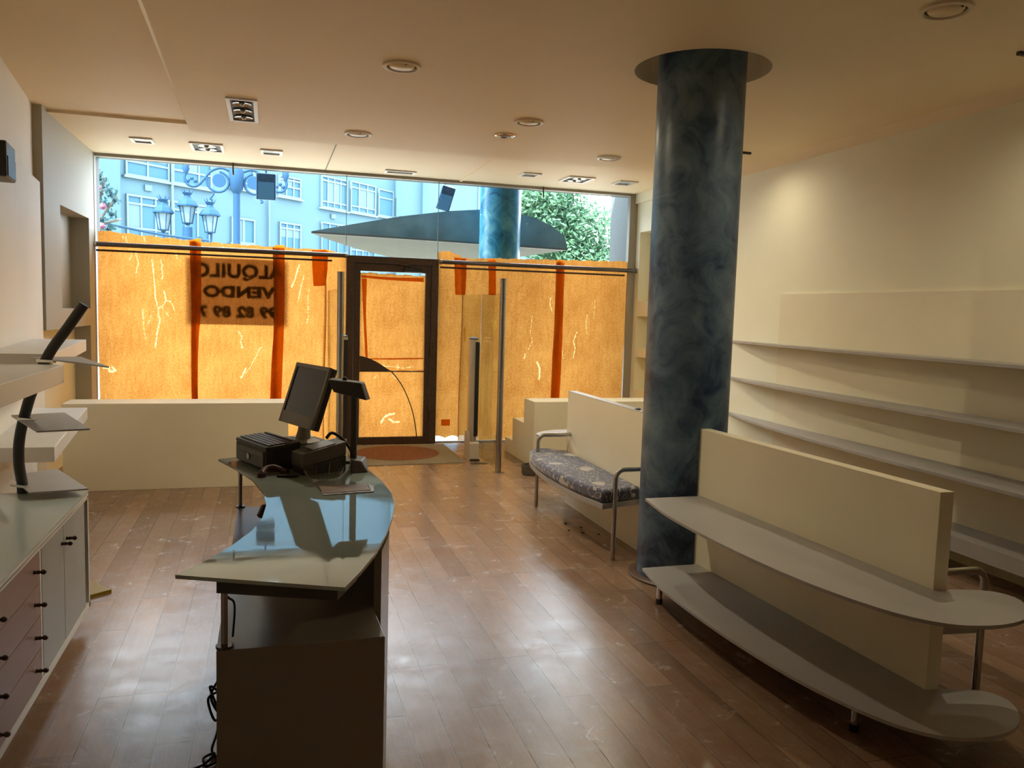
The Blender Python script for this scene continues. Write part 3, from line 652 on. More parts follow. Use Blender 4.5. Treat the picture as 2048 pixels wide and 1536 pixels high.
def bench_A():
    t = thing('partition_bench', 'cream partition with cushioned bench seat behind blue column', 'display partition', (2.43, 5.5, 0))
    y0, y1, h, th = 4.66, 6.285, .945, .07; x = 2.40
    G().box(x, y0, 0, x+th, y1, h).build('panel', CREAMBOARD, t, bevel=.002)
    G().box(x, y0, h, x+th, y1, h+.004).build('top_edging', SHELF, t)
    seat = [(2.399, 4.855), (2.083, 4.758), (2.03, 5.02), (2.005, 5.30), (1.998, 5.62), (2.012, 5.90), (2.05, 6.17), (2.10, 6.36), (2.17, 6.42), (2.28, 6.40), (2.399, 6.28)]
    G().prism(seat, .330, .366).build('seat_plate', SHELF, t, bevel=.002)
    for y, xl in ((4.722, 2.153), (6.187, 2.115)):
        pts = [(x, y, .597), (xl+.06, y, .597)] + [(xl+.06-.06*math.sin(a*PI/12), y, .537+.06*math.cos(a*PI/12)) for a in range(1, 7)] + [(xl, y, 0.0)]
        G().tube(pts, .0155, 12).build('arm_leg', STEEL, t, smooth=40)
    back = [(x+th, 6.28), (2.41, 6.30), (2.30, 6.36), (2.20, 6.38), (2.15, 6.33), (2.155, 6.40), (2.22, 6.50), (2.32, 6.57), (2.45, 6.61), (2.58, 6.58), (2.72, 6.45), (2.80, 6.2), (2.85, 5.7), (2.86, 5.2), (2.80, 4.7), (x+th, 4.7)]
    back = [(2.86-0.0, 4.75), (x+th, 4.75), (x+th, 6.286), (2.30, 6.286), (2.175, 6.295), (2.15, 6.34), (2.19, 6.44), (2.28, 6.53), (2.40, 6.59), (2.53, 6.60), (2.66, 6.53), (2.78, 6.33), (2.85, 5.95), (2.88, 5.45)]
    G().prism(back, .561, .575).build('curved_shelf', SHELF, t)
    G().prism([p for p in back if p[0] >= x+th], .146, .16).build('curved_shelf', SHELF, t)
    cu = thing('seat_cushion', 'dark blue floral cushion lying on bench seat', 'cushion', (2.2, 5.5, .366))
    g = G(); inner = [(2.396, 4.85), (2.082, 4.762), (2.026, 5.02), (2.000, 5.30), (1.992, 5.62), (2.004, 5.90), (2.040, 6.14), (2.09, 6.32), (2.16, 6.40), (2.26, 6.39), (2.396, 6.26)]
    g.prism(inner, .367, .452); g.build('cushion_body', FABRIC, cu, bevel=.022, smooth=70)
    tag(G().sphere((2.433, 5.02, .955), .012, (1.6, 2.2, .6)).build('dark_clip', BLACK), 'small dark clip on top of bench partition', 'clip')
    return t
bench_A()

for x, y, q in ((2.16, 5.62, .012), (2.24, 5.50, .009), (2.20, 5.36, .010), (2.30, 5.30, .008), (2.12, 5.44, .008)):
    tag(G().sphere((x, y, q*.6), q, (1.3, 1, .6), 8).build('crumb', LAMPDARK, smooth=60), 'tiny dark crumb on floor under bench seat', 'debris', 'crumbs under the bench')
# ------------------------------------------------------------------ right wall shelving
ws = thing('wall_shelving', 'curved grey shelves and cream back panel on right wall', 'shelving', (4.3, 5, 0))
G().box(4.435, .2, .20, 4.459, 6.33, 1.822).build('back_panel', CREAMBOARD, ws)
def wshelf(z, near, dep, th=.02):
    f = [(4.458, 7.17)]
    for k in range(1, 13):
        y = 7.17 - (7.17-near)*k/12; u = (7.17-y)
        f.append((4.455 - dep*(1-math.exp(-u/1.15)), y))
    f += [(4.459, near)]
    G().prism(f, z-th, z).build('curved_shelf', SHELF, ws)
wshelf(1.372, .3, .30); wshelf(1.007, .3, .335); wshelf(.65, .3, .40)
f = [(4.458, 6.6)] + [(4.455 - .34*(1-math.exp(-(6.6-y)/1.0)), y) for y in (6.2, 5.8, 5.4, 5.0, 4.5, 4.0, 3.0, 2.0, .3)] + [(4.459, .3)]
G().prism(f, .17, .265).build('base_shelf', SHELF, ws)

# ------------------------------------------------------------------ left: cabinet, slab shelves, display stand
cb = thing('drawer_cabinet', 'low white cabinet with mauve drawers along left wall', 'cabinet', (-1.1, 3.2, 0))
X1 = -.84
ya, yb = 1.9, 4.29
bk = [(lw(ya, .056), ya), (X1-.02, ya), (X1-.02, yb), (lw(yb, .056), yb)]
def cslab(g, xf, z0, z1): return g.prism([(lw(ya, .056), ya), (xf, ya), (xf, yb), (lw(yb, .056), yb)], z0, z1)
g = G(); cslab(g, X1-.018, .09, .12); cslab(g, X1, .642, .66)
g.box(-1.10, ya, .09, X1-.02, ya+.02, .66); g.box(-1.36, yb-.02, .09, X1, yb, .645)
g.box(X1-.02, ya, .085, X1, yb, .115); g.box(X1-.02, ya, .632, X1, yb, .645)
g.box(X1-.02, 3.425, .115, X1-.004, 3.445, .632)
g.build('carcass', WHITE, cb)
G().prism([(lw(ya, .06), ya+.05), (X1-.06, ya+.05), (X1-.06, yb-.06), (lw(yb, .06), yb-.06)], 0, .09).build('plinth', WHITE, cb)
cslab(G(), X1+.002, .66, .668).build('worktop', mat('pale_glass_top', (.50, .56, .55), .18), cb)
def knob(y, z, par):
    G().tube([(X1-.004, y, z), (X1+.004, y, z), (X1+.012, y, z), (X1+.02, y, z), (X1+.026, y, z), (X1+.034, y, z), (X1+.040, y, z)], [.009, .006, .008, .005, .009, .010, .004], 12).build('knob', KNOB, par, smooth=60)
zs = [.117, .245, .374, .503, .630]
for z0, z1 in zip(zs, zs[1:]):
    d = G().box(X1-.02, 2.18, z0+.002, X1-.003, 3.415, z1-.002).build('drawer', MAHOG, cb)
    for y in (3.34, 2.86, 2.26): knob(y, z1-.062, d)
for y0, y1, yk in ((3.45, 3.80, 3.765), (3.806, 4.21, 3.85)):
    d = G().box(X1-.02, y0, .117, X1-.003, y1, .630).build('cabinet_door', GREYDOOR, cb); knob(yk, .555, d)
G().box(X1-.02, ya+.02, .117, X1-.003, 2.17, .630).build('cabinet_door', GREYDOOR, cb)

def slab(pts, z, th, label):
    return tag(G().prism(pts, z-th, z).build('wall_shelf', WHITE, bevel=.003), label, 'shelf', 'thick white shelves on left wall')
nb = [(-1.127, 4.925), (-1.306, 6.70), (lw(6.70, .052), 6.70), (lw(4.925, .052), 4.925)]
slab(nb, 1.293, .084, 'thick white upper shelf on left wall beside leaning black tube')
slab(nb, .78, .084, 'thick white lower shelf on left wall behind black tube')
slab([(-.888, 1.6), (-.912, 4.19), (lw(4.19, .052), 4.19), (lw(1.6, .052), 1.6)], 1.29, .084, 'thick white shelf directly above drawer cabinet')

ds = thing('display_stand', 'leaning black tube with three kite shaped shelves', 'display stand', (-1.1, 4.45, .668))
tp = spline([(-1.16, 4.46, .668), (-1.172, 4.45, .78), (-1.165, 4.44, .90), (-1.135, 4.43, 1.03), (-1.09, 4.42, 1.17), (-1.02, 4.42, 1.33), (-.935, 4.42, 1.46), (-.865, 4.42, 1.57)], 5)
tp[0] = V((-1.15, 4.25, .669)); tp = [V((p[0], p[1]-.16, p[2])) if False else V((p[0]*.965, p[1]-.17, 1.6-(1.6-p[2])*.965)) for p in tp]; tp[0] = V((tp[1].x, tp[1].y, .668))
G().tube(tp, .024, 16).build('bent_tube', TUBE, ds, smooth=40)
def plate(z, pts, cpt):
    p = G().prism(pts, z-.007, z).build('kite_shelf', SHELF, ds)
    G().obox((cpt[0], cpt[1]-.03, z+.004), (.10, .018, .012), Matrix.Rotation(-.6, 3, 'Z')).build('shelf_clip', CHROME, p)
plate(.705, [(-1.24, 4.54), (-1.06, 4.68), (-.815, 4.165), (-1.05, 4.12)], (tp[2].x, tp[2].y))
plate(1.03, [(-1.185, 4.38), (-.975, 4.47), (-.752, 3.90), (-.945, 3.845)], (-1.07, 4.22))
plate(1.30, [(-1.14, 4.545), (-.93, 4.625), (-.682, 3.958), (-.86, 4.21)], (-.99, 4.24))

sk = thing('wall_speaker', 'black speaker on upper left wall', 'speaker', (-1.42, 5.35, 2.27))
R = Matrix.Rotation(.116, 3, 'Z')
G().obox((lw(5.41, .085), 5.41, 2.372), (.11, .30, .20), R).build('speaker_body', BLACK, sk, bevel=.008)
G().obox((lw(5.41, .143), 5.41, 2.335), (.006, .26, .11), R).build('speaker_grille', DARKPL, sk)
G().obox((lw(5.50, .045), 5.5, 2.37), (.07, .06, .06), R).build('wall_bracket', STEEL, sk)

tag(G().prism([(-1.25, 4.93), (-.972, 4.933), (-.82, 4.733), (-.919, 4.659), (-1.2, 4.60)], .0, .018).build('yellow_board', YELLOW), 'pointed mustard board on floor behind cabinet', 'board')

# ------------------------------------------------------------------ counter
ct = thing('sales_counter', 'curved sales counter with mirror like glass top', 'counter', (.1, 3.0, 0))
g = G(); base = [(-.128, 2.145), (.308, 2.145), (.303, 2.37), (.345, 2.52), (.38, 2.8), (.39, 3.0), (.38, 3.3), (.355, 3.58), (-.13, 3.72)]
g.prism(base, 0, .70).build('base_cabinet', GREYBEIGE, ct, bevel=.002)
fr = [(.325, 2.36), (.375, 2.55), (.41, 2.8), (.42, 3.0), (.41, 3.3), (.385, 3.58), (.35, 3.70), (.30, 3.80), (.24, 3.88)]
fi = [(x-.022, y) for x, y in fr]
G().prism(fr + fi[::-1], 0, .874).build('curved_front_panel', GREYBEIGE, ct)
gl = [(-.214, 3.795), (-.136, 3.587), (-.06, 3.338), (-.018, 3.10), (-.006, 2.891), (-.018, 2.721), (-.046, 2.572), (-.099, 2.42), (-.152, 2.30), (-.228, 2.175),
      (.184, 1.992), (.237, 2.112), (.291, 2.254), (.348, 2.441), (.398, 2.645), (.431, 2.816), (.447, 3.012), (.441, 3.212), (.418, 3.42), (.385, 3.66), (.33, 3.82), (.26, 3.93), (.184, 3.985)]
G().prism(gl, .890, .900).build('glass_top', CGLASS, ct)
G().prism([(-.128, 2.165), (.17, 2.045), (.235, 2.19), (.20, 2.24), (.15, 2.12), (-.12, 2.215)], .848, .889).build('top_support', DARKPL, ct)
G().prism([(-.16, 3.76), (-.10, 3.70), (.10, 3.83), (.12, 3.90), (.0, 3.85)], .876, .889).build('top_support', WHITE, ct)
for x, y in ((-.109, 2.168), (-.118, 3.70)):
    p = G().cyl((x, y, .70), (x, y, .874), .0085).build('post', STEEL, ct, smooth=40); G().cyl((x, y, .70), (x, y, .706), .022).build('post_foot', DARKSTEEL, p, smooth=40)
G().sphere((-.142, 3.28, .60), .016).build('knob', KNOB, ct, smooth=60)
for i, (x, y, lb) in enumerate(((-.035, 3.44, 'rounded brown wooden piece on counter shelf nearer to window'), (-.03, 3.22, 'rounded brown wooden piece on counter shelf nearer to camera'))):
    tag(G().tube([(x, y, .72), (x+.02, y+.02, .74), (x+.06, y+.05, .735), (x+.10, y+.06, .73)], [.012, .026, .024, .012], 12).build('wooden_piece', KNOB, smooth=60), lb, 'wooden piece')

# things on the counter
Rz = lambda a: Matrix.Rotation(a, 3, 'Z')
def frame_at(o, ux):  # local frame on the counter: x along ux, y to its left
    u = V((ux[0], ux[1], 0)).normalized(); v = V((-u.y, u.x, 0))
    return lambda x, y, z: V(o) + u*x + v*y + V((0, 0, z))
def fbox(g, F, x0, y0, z0, x1, y1, z1, dz=0):
    return g.hexa([F(x0, y0, z0), F(x1, y0, z0), F(x1, y1, z0), F(x0, y1, z0)], [F(x0, y0, z1), F(x1, y0, z1), F(x1, y1, z1+dz), F(x0, y1, z1+dz)])
cd = thing('cash_drawer', 'squat grey brown cash drawer under keyboard', 'cash drawer', (0, 3.6, .90))
F = frame_at((-.142, 3.749, .90), (.127, -.287))      # front runs to the right, depth to its left
W_ = .314
g = G(); fbox(g, F, 0, .006, .008, W_, .355, .09); g.build('drawer_case', DARKPL, cd, bevel=.003)
d = fbox(G(), F, .015, 0, .016, W_-.015, .006, .082).build('drawer_front', mat('taupe_plastic', (0.096, 0.081, 0.063), .45), cd)
for a, b in ((.05, .135), (.175, .265)): fbox(G(), F, a, -.001, .055, b, .001, .059).build('slot', BLACK, d)
g = G(); g.cyl(F(.155, .001, .045), F(.155, -.006, .045), .013); g.build('lock', STEEL, d, smooth=40)
for a in (.03, W_-.03):
    for b in (.03, .33): G().cyl(F(a, b, 0), F(a, b, .008), .012).build('foot', RUBBER, cd)

kb = thing('keyboard', 'dark computer keyboard lying on cash drawer', 'keyboard', (0, 3.6, .997))
F = frame_at((-.138, 3.752, .9905), (.127, -.287))
KW, KD = .318, .155
g = G(); fbox(g, F, 0, 0, 0, KW, KD, .014, .012); g.build('keyboard_case', DARKPL, kb, bevel=.003)
g = G()
def zt(y): return .014 + .012*y/KD
KT = mat('grey_key', (0.14, 0.1295, 0.1155), .4)
for r in range(5):
    y0 = .016 + r*.0202
    for c in range(16):
        x0 = .010 + c*.0187
        fbox(g, F, x0, y0, zt(y0)-.001, x0+.0152, y0+.0160, zt(y0)+.006)
for c in range(14):
    x0 = .010+c*.0187; fbox(g, F, x0, .128, zt(.128)-.001, x0+.0152, .140, zt(.128)+.006)
o = g.build('keys', KT, kb); o['kind'] = 'stuff'

mo = thing('monitor', 'flat computer monitor leaning back on cash drawer behind keyboard', 'monitor', (.14, 3.68, .99))
# screen frame: width along mw, up along mu
mc = V((.159, 3.695, 1.197)); mw = V((.408, -.913, -.01)).normalized(); mu0 = V((.288, .117, .95)); mu = (mu0 - mw*mu0.dot(mw)).normalized(); mn = mw.cross(mu).normalized()
if mn.x > 0: mn = -mn
Rm = Matrix((mw, -mn, mu)).transposed()
g = G(); MWd, MH = .321, .281
g.obox(mc - mn*.015, (MWd, .032, MH), Rm); g.build('housing', DARKPL, mo, bevel=.006)
gb = G()
for (dx, dz, sx, sz) in ((0, MH/2-.009, MWd, .018), (0, -MH/2+.027, MWd, .054), (-MWd/2+.008, 0, .016, MH), (MWd/2-.008, 0, .016, MH)):
    gb.obox(mc + mw*dx + mu*dz + mn*.004, (sx, .012, sz), Rm)
gb.build('bezel', BEIGEPL, mo)
gs = G().obox(mc + mu*.018 + mn*.0025, (MWd-.03, .006, MH-.07), Rm).build('screen', SCREEN, mo)
g = G(); b0 = V((.148, 3.675, .99)); g.tube([b0+V((0, 0, .012)), b0+V((.005, .003, .05)), mc - mu*.11 - mn*.035, mc - mu*.03 - mn*.035], [.035, .028, .026, .03], 14); g.build('stand_neck', BEIGEPL, mo, smooth=50)
G().lathe([(0, 0), (.075, 0), (.075, .006), (.045, .016), (0, .018)], (.148, 3.675, .9902), 32, 1, 1).build('stand_base', BEIGEPL, mo, smooth=50)

pr = thing('receipt_printer', 'boxy receipt printer beside cash drawer', 'printer', (.2, 3.55, .90))
F = frame_at((.135, 3.362, .90), (.914, .405))          # runs away from the camera, rear propped up
PL_, PW = .20, .105
def tilted(g, x0, y0, z0, x1, y1, z1):
    k = .038/PL_
    return g.hexa([F(x0, y0, z0+k*x0), F(x1, y0, z0+k*x1), F(x1, y1, z0+k*x1), F(x0, y1, z0+k*x0)], [F(x0, y0, z1+k*x0), F(x1, y0, z1+k*x1), F(x1, y1, z1+k*x1), F(x0, y1, z1+k*x0)])
g = G(); g.hexa([F(.008, .004, 0), F(PL_, .004, 0), F(PL_, PW-.004, 0), F(.008, PW-.004, 0)], [F(0, 0, .030), F(PL_, 0, .068), F(PL_, PW, .068), F(0, PW, .030)])
g.build('lower_case', DARKPL, pr, bevel=.003)
WG = mat('warm_grey_plastic', (0.102, 0.09, 0.072), .42)
tilted(G(), 0, 0, .032, PL_, PW, .090).build('upper_case', WG, pr, bevel=.004)
tilted(G(), .055, .008, .091, PL_-.045, PW-.006, .095).build('lid', mat('pale_grey_lid', (.36, .36, .35), .35), pr, bevel=.002)
tilted(G(), .022, .018, .090, .050, PW-.018, .092).build('paper_slot', BLACK, pr)

cdp = thing('customer_display', 'dark customer display raised on a pole', 'customer display', (.35, 3.45, .90))
g = G(); g.hexa([(.345, 3.57, .90), (.330, 3.385, .90), (.408, 3.40, .90), (.422, 3.545, .90)], [(.345, 3.565, .95), (.335, 3.43, .952), (.378, 3.43, .945), (.412, 3.53, .945)]); g.build('base', DARKPL, cdp, bevel=.006)
G().cyl((.352, 3.49, .945), (.352, 3.49, 1.215), .0145, seg=20).build('pole', DARKPL, cdp, smooth=40)
g = G(); g.hexa([(.262, 3.47, 1.235), (.395, 3.41, 1.205), (.42, 3.46, 1.205), (.30, 3.545, 1.235)], [(.238, 3.49, 1.289), (.375, 3.43, 1.278), (.395, 3.47, 1.280), (.265, 3.55, 1.291)]); g.build('display_head', DARKPL, cdp, bevel=.006)
G().sphere((.312, 3.49, 1.289), .011).build('tilt_knob', BLACK, cdp, smooth=60)

bw = thing('crystal_bowl', 'spiky crystal glass bowl before receipt printer', 'bowl', (.215, 3.345, .90))
g = G(); cxb, cyb = .215, 3.30
g.lathe([(0, .002), (.045, .002), (.07, .012), (.074, .016), (.05, .008), (0, .008)], (cxb, cyb, .90), 28); g.build('bowl_base', CRYSTAL, bw, smooth=40)
for k in range(26):
    a = 2*PI*k/26; r0, r1, h = .068, .088, .058 + .006*(k % 2)
    g = G(); pts = [(cxb+r0*math.cos(a-.1), cyb+r0*math.sin(a-.1)), (cxb+r0*math.cos(a+.1), cyb+r0*math.sin(a+.1))]
    tip = (cxb+r1*math.cos(a), cyb+r1*math.sin(a), .90+h); inn = (cxb+(r0-.012)*math.cos(a), cyb+(r0-.012)*math.sin(a), .908)
    va = [g.bm.verts.new((*pts[0], .908)), g.bm.verts.new((*pts[1], .908)), g.bm.verts.new(inn), g.bm.verts.new(tip)]
    for f in ((0, 1, 3), (1, 2, 3), (2, 0, 3), (0, 2, 1)): g.bm.faces.new([va[i] for i in f])
    g.build('cut_petal', CRYSTAL, bw)

lf = tag(G().prism([(.186, 3.14), (.372, 3.17), (.372, 3.05), (.195, 3.015)], .9005, .905).build('leaflet', LEAFLET), 'brown leaflet on top of pale leaflet on counter glass', 'leaflet')
tag(G().prism([(.190, 3.05), (.195, 3.0), (.385, 3.03), (.395, 3.13), (.378, 3.17), (.374, 3.04)], .9003, .9035).build('leaflet', mat('pale_leaflet', (.5, .5, .5), .3, noise=(30, .6))), 'pale printed leaflet under brown leaflet on counter glass', 'leaflet')
tag(G().prism([(.10, 3.80), (.165, 3.87), (.195, 3.855), (.20, 3.79)], .9902, .994).build('paper_stack', PAPERW), 'white paper lying on cash drawer behind monitor stand', 'paper')
hs = thing('handset', 'dark red curved handset lying before cash drawer', 'handset', (.02, 3.40, .90))
G().tube(spline([(-.025, 3.375, .912), (-.01, 3.41, .925), (.02, 3.425, .928), (.05, 3.42, .918), (.075, 3.395, .912)], 5), .0125, 12).build('handle', RED, hs, smooth=60)
G().tube([(-.025, 3.375, .90), (-.025, 3.375, .918)], .018, 16).build('earpiece', RED, hs, smooth=50)
tag(G().tube(spline([(.035, 3.36, .905), (.09, 3.34, .906), (.115, 3.345, .907), (.09, 3.37, .906), (.06, 3.38, .905)], 6), .006, 8).build('black_cord', RUBBER, smooth=60), 'black cord coiled next to handset on counter', 'cord')
tag(G().tube(spline([(.25, 3.70, 1.000), (.28, 3.70, 1.025), (.335, 3.68, .985), (.37, 3.64, .92), (.355, 3.61, .908), (.33, 3.60, .908)], 6), .007, 8).build('monitor_cable', RUBBER, smooth=60), 'thick black cable arching behind receipt printer', 'cable')
tag(G().tube(spline([(-.138, 3.05, .30), (-.16, 3.04, .24), (-.20, 3.03, .16), (-.165, 3.0, .10), (-.20, 2.98, .22), (-.15, 2.97, .17), (-.18, 2.96, .10), (-.205, 2.97, .18), (-.16, 2.95, .20), (-.17, 2.94, .08), (-.19, 2.92, .012), (-.165, 2.86, .008), (-.20, 2.83, .006), (-.215, 2.88, .008), (-.18, 2.90, .01), (-.21, 2.84, .008), (-.27, 2.80, .006), (-.30, 2.70, .006)], 7), .0045, 8).build('floor_cable', RUBBER, smooth=60), 'tangled black cable on floor left of counter', 'cable')
tag(G().tube(spline([(-.095, 2.20, .872), (-.115, 2.19, .845), (-.10, 2.19, .825), (-.085, 2.2, .80), (-.09, 2.21, .71)], 6), .003, 8).build('hanging_wire', RUBBER, smooth=60), 'thin wire hanging beside near counter post', 'wire')

# ------------------------------------------------------------------ ceiling fittings
def fill_light(t, p, watts):  # spot added below an unlit fitting to lift the dim interior
    l = bpy.data.lights.new('fill_light', 'SPOT'); l.energy = watts; l.color = (1.0, .87, .60); l.spot_size = math.radians(172); l.spot_blend = 1.0; l.shadow_soft_size = .012
    o = bpy.data.objects.new('fill_light', l); C.objects.link(o); o.parent = t; o.location = p - wl(t); return o
def downlight(x, y, r, label, bulb, watts=60):
    t = thing('round_downlight', label, 'ceiling light', (x, y, 3.04), 'round ceiling lights')
    G().lathe([(r, 0), (r, -.012), (r*.82, -.016), (r*.78, 0)], (x, y, 3.04), 36).build('trim_ring', WHITE if bulb is LAMPGLASS else mat('cream_ring', (.72, .62, .46), .4), t, smooth=40)
    G().lathe([(r*.78, -.001), (r*.78, -.004), (0, -.004)], (x, y, 3.04), 36).build('dark_gap', LAMPDARK, t)
    G().lathe([(r*.68, -.004), (r*.62, -.013), (0, -.017)], (x, y, 3.04), 36).build('lens', bulb, t, smooth=60)
    G().sphere((x+r*.1, y-r*.72, 3.028), r*.06).build('clip', DARKSTEEL, t)
    fill_light(t, V((x, y, 3.018)), watts)
downlight(.76, 4.961, .113, 'round ceiling light nearest centre with amber lens', LAMPWARM, 100)
downlight(.713, 7.002, .112, 'round ceiling light with bluish lens above monitor', LAMPGLASS, 14)
downlight(1.896, 6.008, .111, 'round ceiling light beside small ceiling speaker', LAMPWARM, 60)
downlight(3.014, 7.056, .111, 'round ceiling light near window just left of column', LAMPGLASS, 75)
downlight(2.978, 3.123, .116, 'round ceiling light at upper right corner', LAMPWARM, 36)
t = thing('ceiling_speaker', 'small round brown ceiling vent in front of round lights', 'ceiling vent', (1.86, 6.54, 3.04))
G().lathe([(.083, 0), (.083, -.008), (.07, -.012), (.066, 0)], (1.86, 6.54, 3.04), 32).build('vent_ring', CHROME, t, smooth=40)
G().lathe([(.066, -.001), (.05, -.006), (0, -.009)], (1.86, 6.54, 3.04), 32).build('vent_face', mat('brown_vent', (.12, .06, .04), .5), t, smooth=40)
for x, y, lb in ((3.98, 6.31, 'thin dark slot lamp on ceiling just right of column'), (3.83, 3.45, 'thin dark slot lamp on ceiling at right picture edge')):
    t = thing('slot_lamp', lb, 'ceiling light', (x, y, 3.04), 'slot lamps along right wall')
    G().box(x-.05, y-.012, 3.022, x+.05, y+.012, 3.04).build('lamp_body', DARKPL, t)
    fill_light(t, V((x, y, 3.005)), 14)  # light added to wash the right wall; the slot itself is dark
def square_light(x0, y0, x1, y1, z, label, dark, fr=.028, lens=2):
    t = thing('square_downlight', label, 'ceiling light', ((x0+x1)/2, (y0+y1)/2, z), 'square ceiling lights')
    g = G()
    g.box(x0, y0, z-.014, x1, y0+fr, z); g.box(x0, y1-fr, z-.014, x1, y1, z); g.box(x0, y0+fr, z-.014, x0+fr, y1-fr, z); g.box(x1-fr, y0+fr, z-.014, x1, y1-fr, z)
    g.build('frame', WHITE, t)
    G().box(x0+fr, y0+fr, z-.003, x1-fr, y1-fr, z).build('recess', LAMPDARK if dark else mat('mirror_lens', (.75, .78, .8), .15, metal=.6), t)
    if dark:
        for k in range(lens):
            u = (k+.5)/lens
            cx2, cy2 = ((x0+x1)/2, y0+fr+(y1-y0-2*fr)*u) if (y1-y0) > (x1-x0) else (x0+fr+(x1-x0-2*fr)*u, (y0+y1)/2)
            r = min(x1-x0-2*fr, y1-y0-2*fr, max(x1-x0, y1-y0)/lens)*.42
            l = G().lathe([(r, -.003), (r, -.012), (r*.7, -.006), (0, -.004)], (cx2, cy2, z), 28).build('spot', DARKSTEEL, t, smooth=60)
            G().sphere((cx2, cy2, z-.006), r*.3).build('bulb', STEEL, l, smooth=60)
square_light(-.295, 6.165, -.08, 6.895, 3.04, 'large white framed twin spotlight left of centre', True, lens=3)
square_light(-1.24, 8.34, -1.04, 8.57, 3.10, 'small square light above far left window corner', False)
square_light(-.725, 8.34, -.42, 8.74, 3.10, 'dark twin spotlight above left window', True)
square_light(-.08, 8.40, .13, 8.645, 3.10, 'small square light between dark twin spotlight and ceiling joint', False)
square_light(1.22, 9.01, 1.56, 9.18, 3.10, 'narrow light panel above door', False)
square_light(2.64, 8.50, 2.85, 8.712, 3.10, 'small square light above outdoor blue column', False)
square_light(3.165, 8.485, 3.475, 8.85, 3.10, 'dark twin spotlight above right window', True)
square_light(3.785, 8.51, 4.01, 8.77, 3.10, 'small square light beside right window corner', False)
struct(G().box(.598, 7.56, 3.0955, .606, 9.40, 3.1005).build('trim_6', LAMPDARK)); struct(G().box(2.135, 7.56, 3.088, 2.16, 9.40, 3.1005).build('trim_7', CEIL))

# ------------------------------------------------------------------ outdoors
struct(G().box(-40, 9.75, -.30, 45, 75, -.15).build('street_ground', STREET))
aF = math.radians(47); dF = V((math.sin(aF), math.cos(aF), 0)); nF = V((dF.y, -dF.x, 0)); oF = V((-5.55, 30.0, 0))
def fp(s, d, z): return oF + dF*s + nF*d + V((0, 0, z))
def fb(g, s0, d0, z0, s1, d1, z1):
    return g.hexa([fp(s0, d0, z0), fp(s1, d0, z0), fp(s1, d1, z0), fp(s0, d1, z0)], [fp(s0, d0, z1), fp(s1, d0, z1), fp(s1, d1, z1), fp(s0, d1, z1)])
bd = thing('apartment_building', 'pale blue apartment building across the street', 'building', oF)
g = G(); fb(g, -14, -3, -.15, 5.2, 0, 11); fb(g, 5.2, -3, -.15, 15.8, 0, 14); fb(g, 15.8, -3, -.15, 17.4, .5, 14); fb(g, 17.4, -3, -.15, 34, .9, 14); fb(g, -1.6, 0, -.15, .8, .25, 11); g.build('wall', FACADE, bd)
def fwin(s0, z0, s1, z1, cols, rows, blind=None, d=0.0):
    f = .07
    g = G(); fb(g, s0, d, z0, s1, d+.09, z0+f); fb(g, s0, d, z1-f, s1, d+.09, z1); fb(g, s0, d, z0+f, s0+f, d+.09, z1-f); fb(g, s1-f, d, z0+f, s1, d+.09, z1-f)
    for k in range(1, cols): sx = s0+(s1-s0)*k/cols; fb(g, sx-.035, d, z0+f, sx+.035, d+.07, z1-f)
    for u in rows: zz = z0+(z1-z0)*u; fb(g, s0+f, d, zz-.035, s1-f, d+.075, zz+.035)
    fb(g, s0-.1, d, z0-.08, s1+.1, d+.16, z0)
    w_ = g.build('window', FACTRIM, bd)
    fb(G(), s0+f, d+.005, z0+f, s1-f, d+.03, z1-f).build('pane', FACGLASS, w_)
    if blind:
        a, b, c, e = blind; fb(G(), s0+(s1-s0)*a, d+.03, z0+(z1-z0)*b, s0+(s1-s0)*c, d+.04, z0+(z1-z0)*e).build('blind', BLIND, w_)
fwin(1.12, 5.84, 2.85, 7.6, 2, (.28,), (.55, .35, .95, 1)); fwin(2.97, 5.84, 4.7, 7.6, 3, (.28,), (.36, .3, .64, 1))
fwin(1.14, 3.7, 2.85, 5.22, 3, (.80, .25), (.05, .28, .32, .78)); fwin(2.97, 3.7, 4.6, 5.22, 3, (.80,), (.36, .8, .95, .98))
fwin(5.62, 3.95, 6.8, 4.95, 2, (), (.3, .05, .6, .95)); fwin(5.62, 6.07, 6.75, 7.3, 2, (.2,))
fwin(8.08, 6.08, 9.33, 6.95, 3, (.82, .5), (.05, .45, .6, .8)); fwin(8.12, 3.8, 9.35, 5.03, 3, (.80,), (.05, .5, .95, .8))
fwin(10.56, 5.92, 12.23, 7.33, 4, (.85, .2), (.27, .2, .73, .85)); fwin(12.47, 5.95, 14.25, 7.37, 3, (.80, .2), (.36, .2, .95, .8))
fwin(10.57, 3.9, 12.2, 5.3, 3, (.75,)); fwin(12.47, 3.9, 14.25, 5.0, 4, (.7, .3))
fwin(14.45, 6.0, 15.6, 7.3, 1, (.68,)); fwin(22, 6.6, 23.5, 8.6, 2, (), d=.9)
g = G(); g.cyl(fp(2.92, .12, -.1), fp(2.92, .12, 13), .05); g.build('drainpipe', FACTRIM, bd); g = G(); g.cyl(fp(7.5, .12, -.1), fp(7.5, .12, 5.83), .05); g.build('drainpipe', BLIND, bd)
for s_0, z_0 in ((2.0, 5.52), (11.35, 5.6)): fb(G(), s_0-.14, 0, z_0-.1, s_0+.14, .08, z_0+.1).build('vent_grille', BLIND, bd)

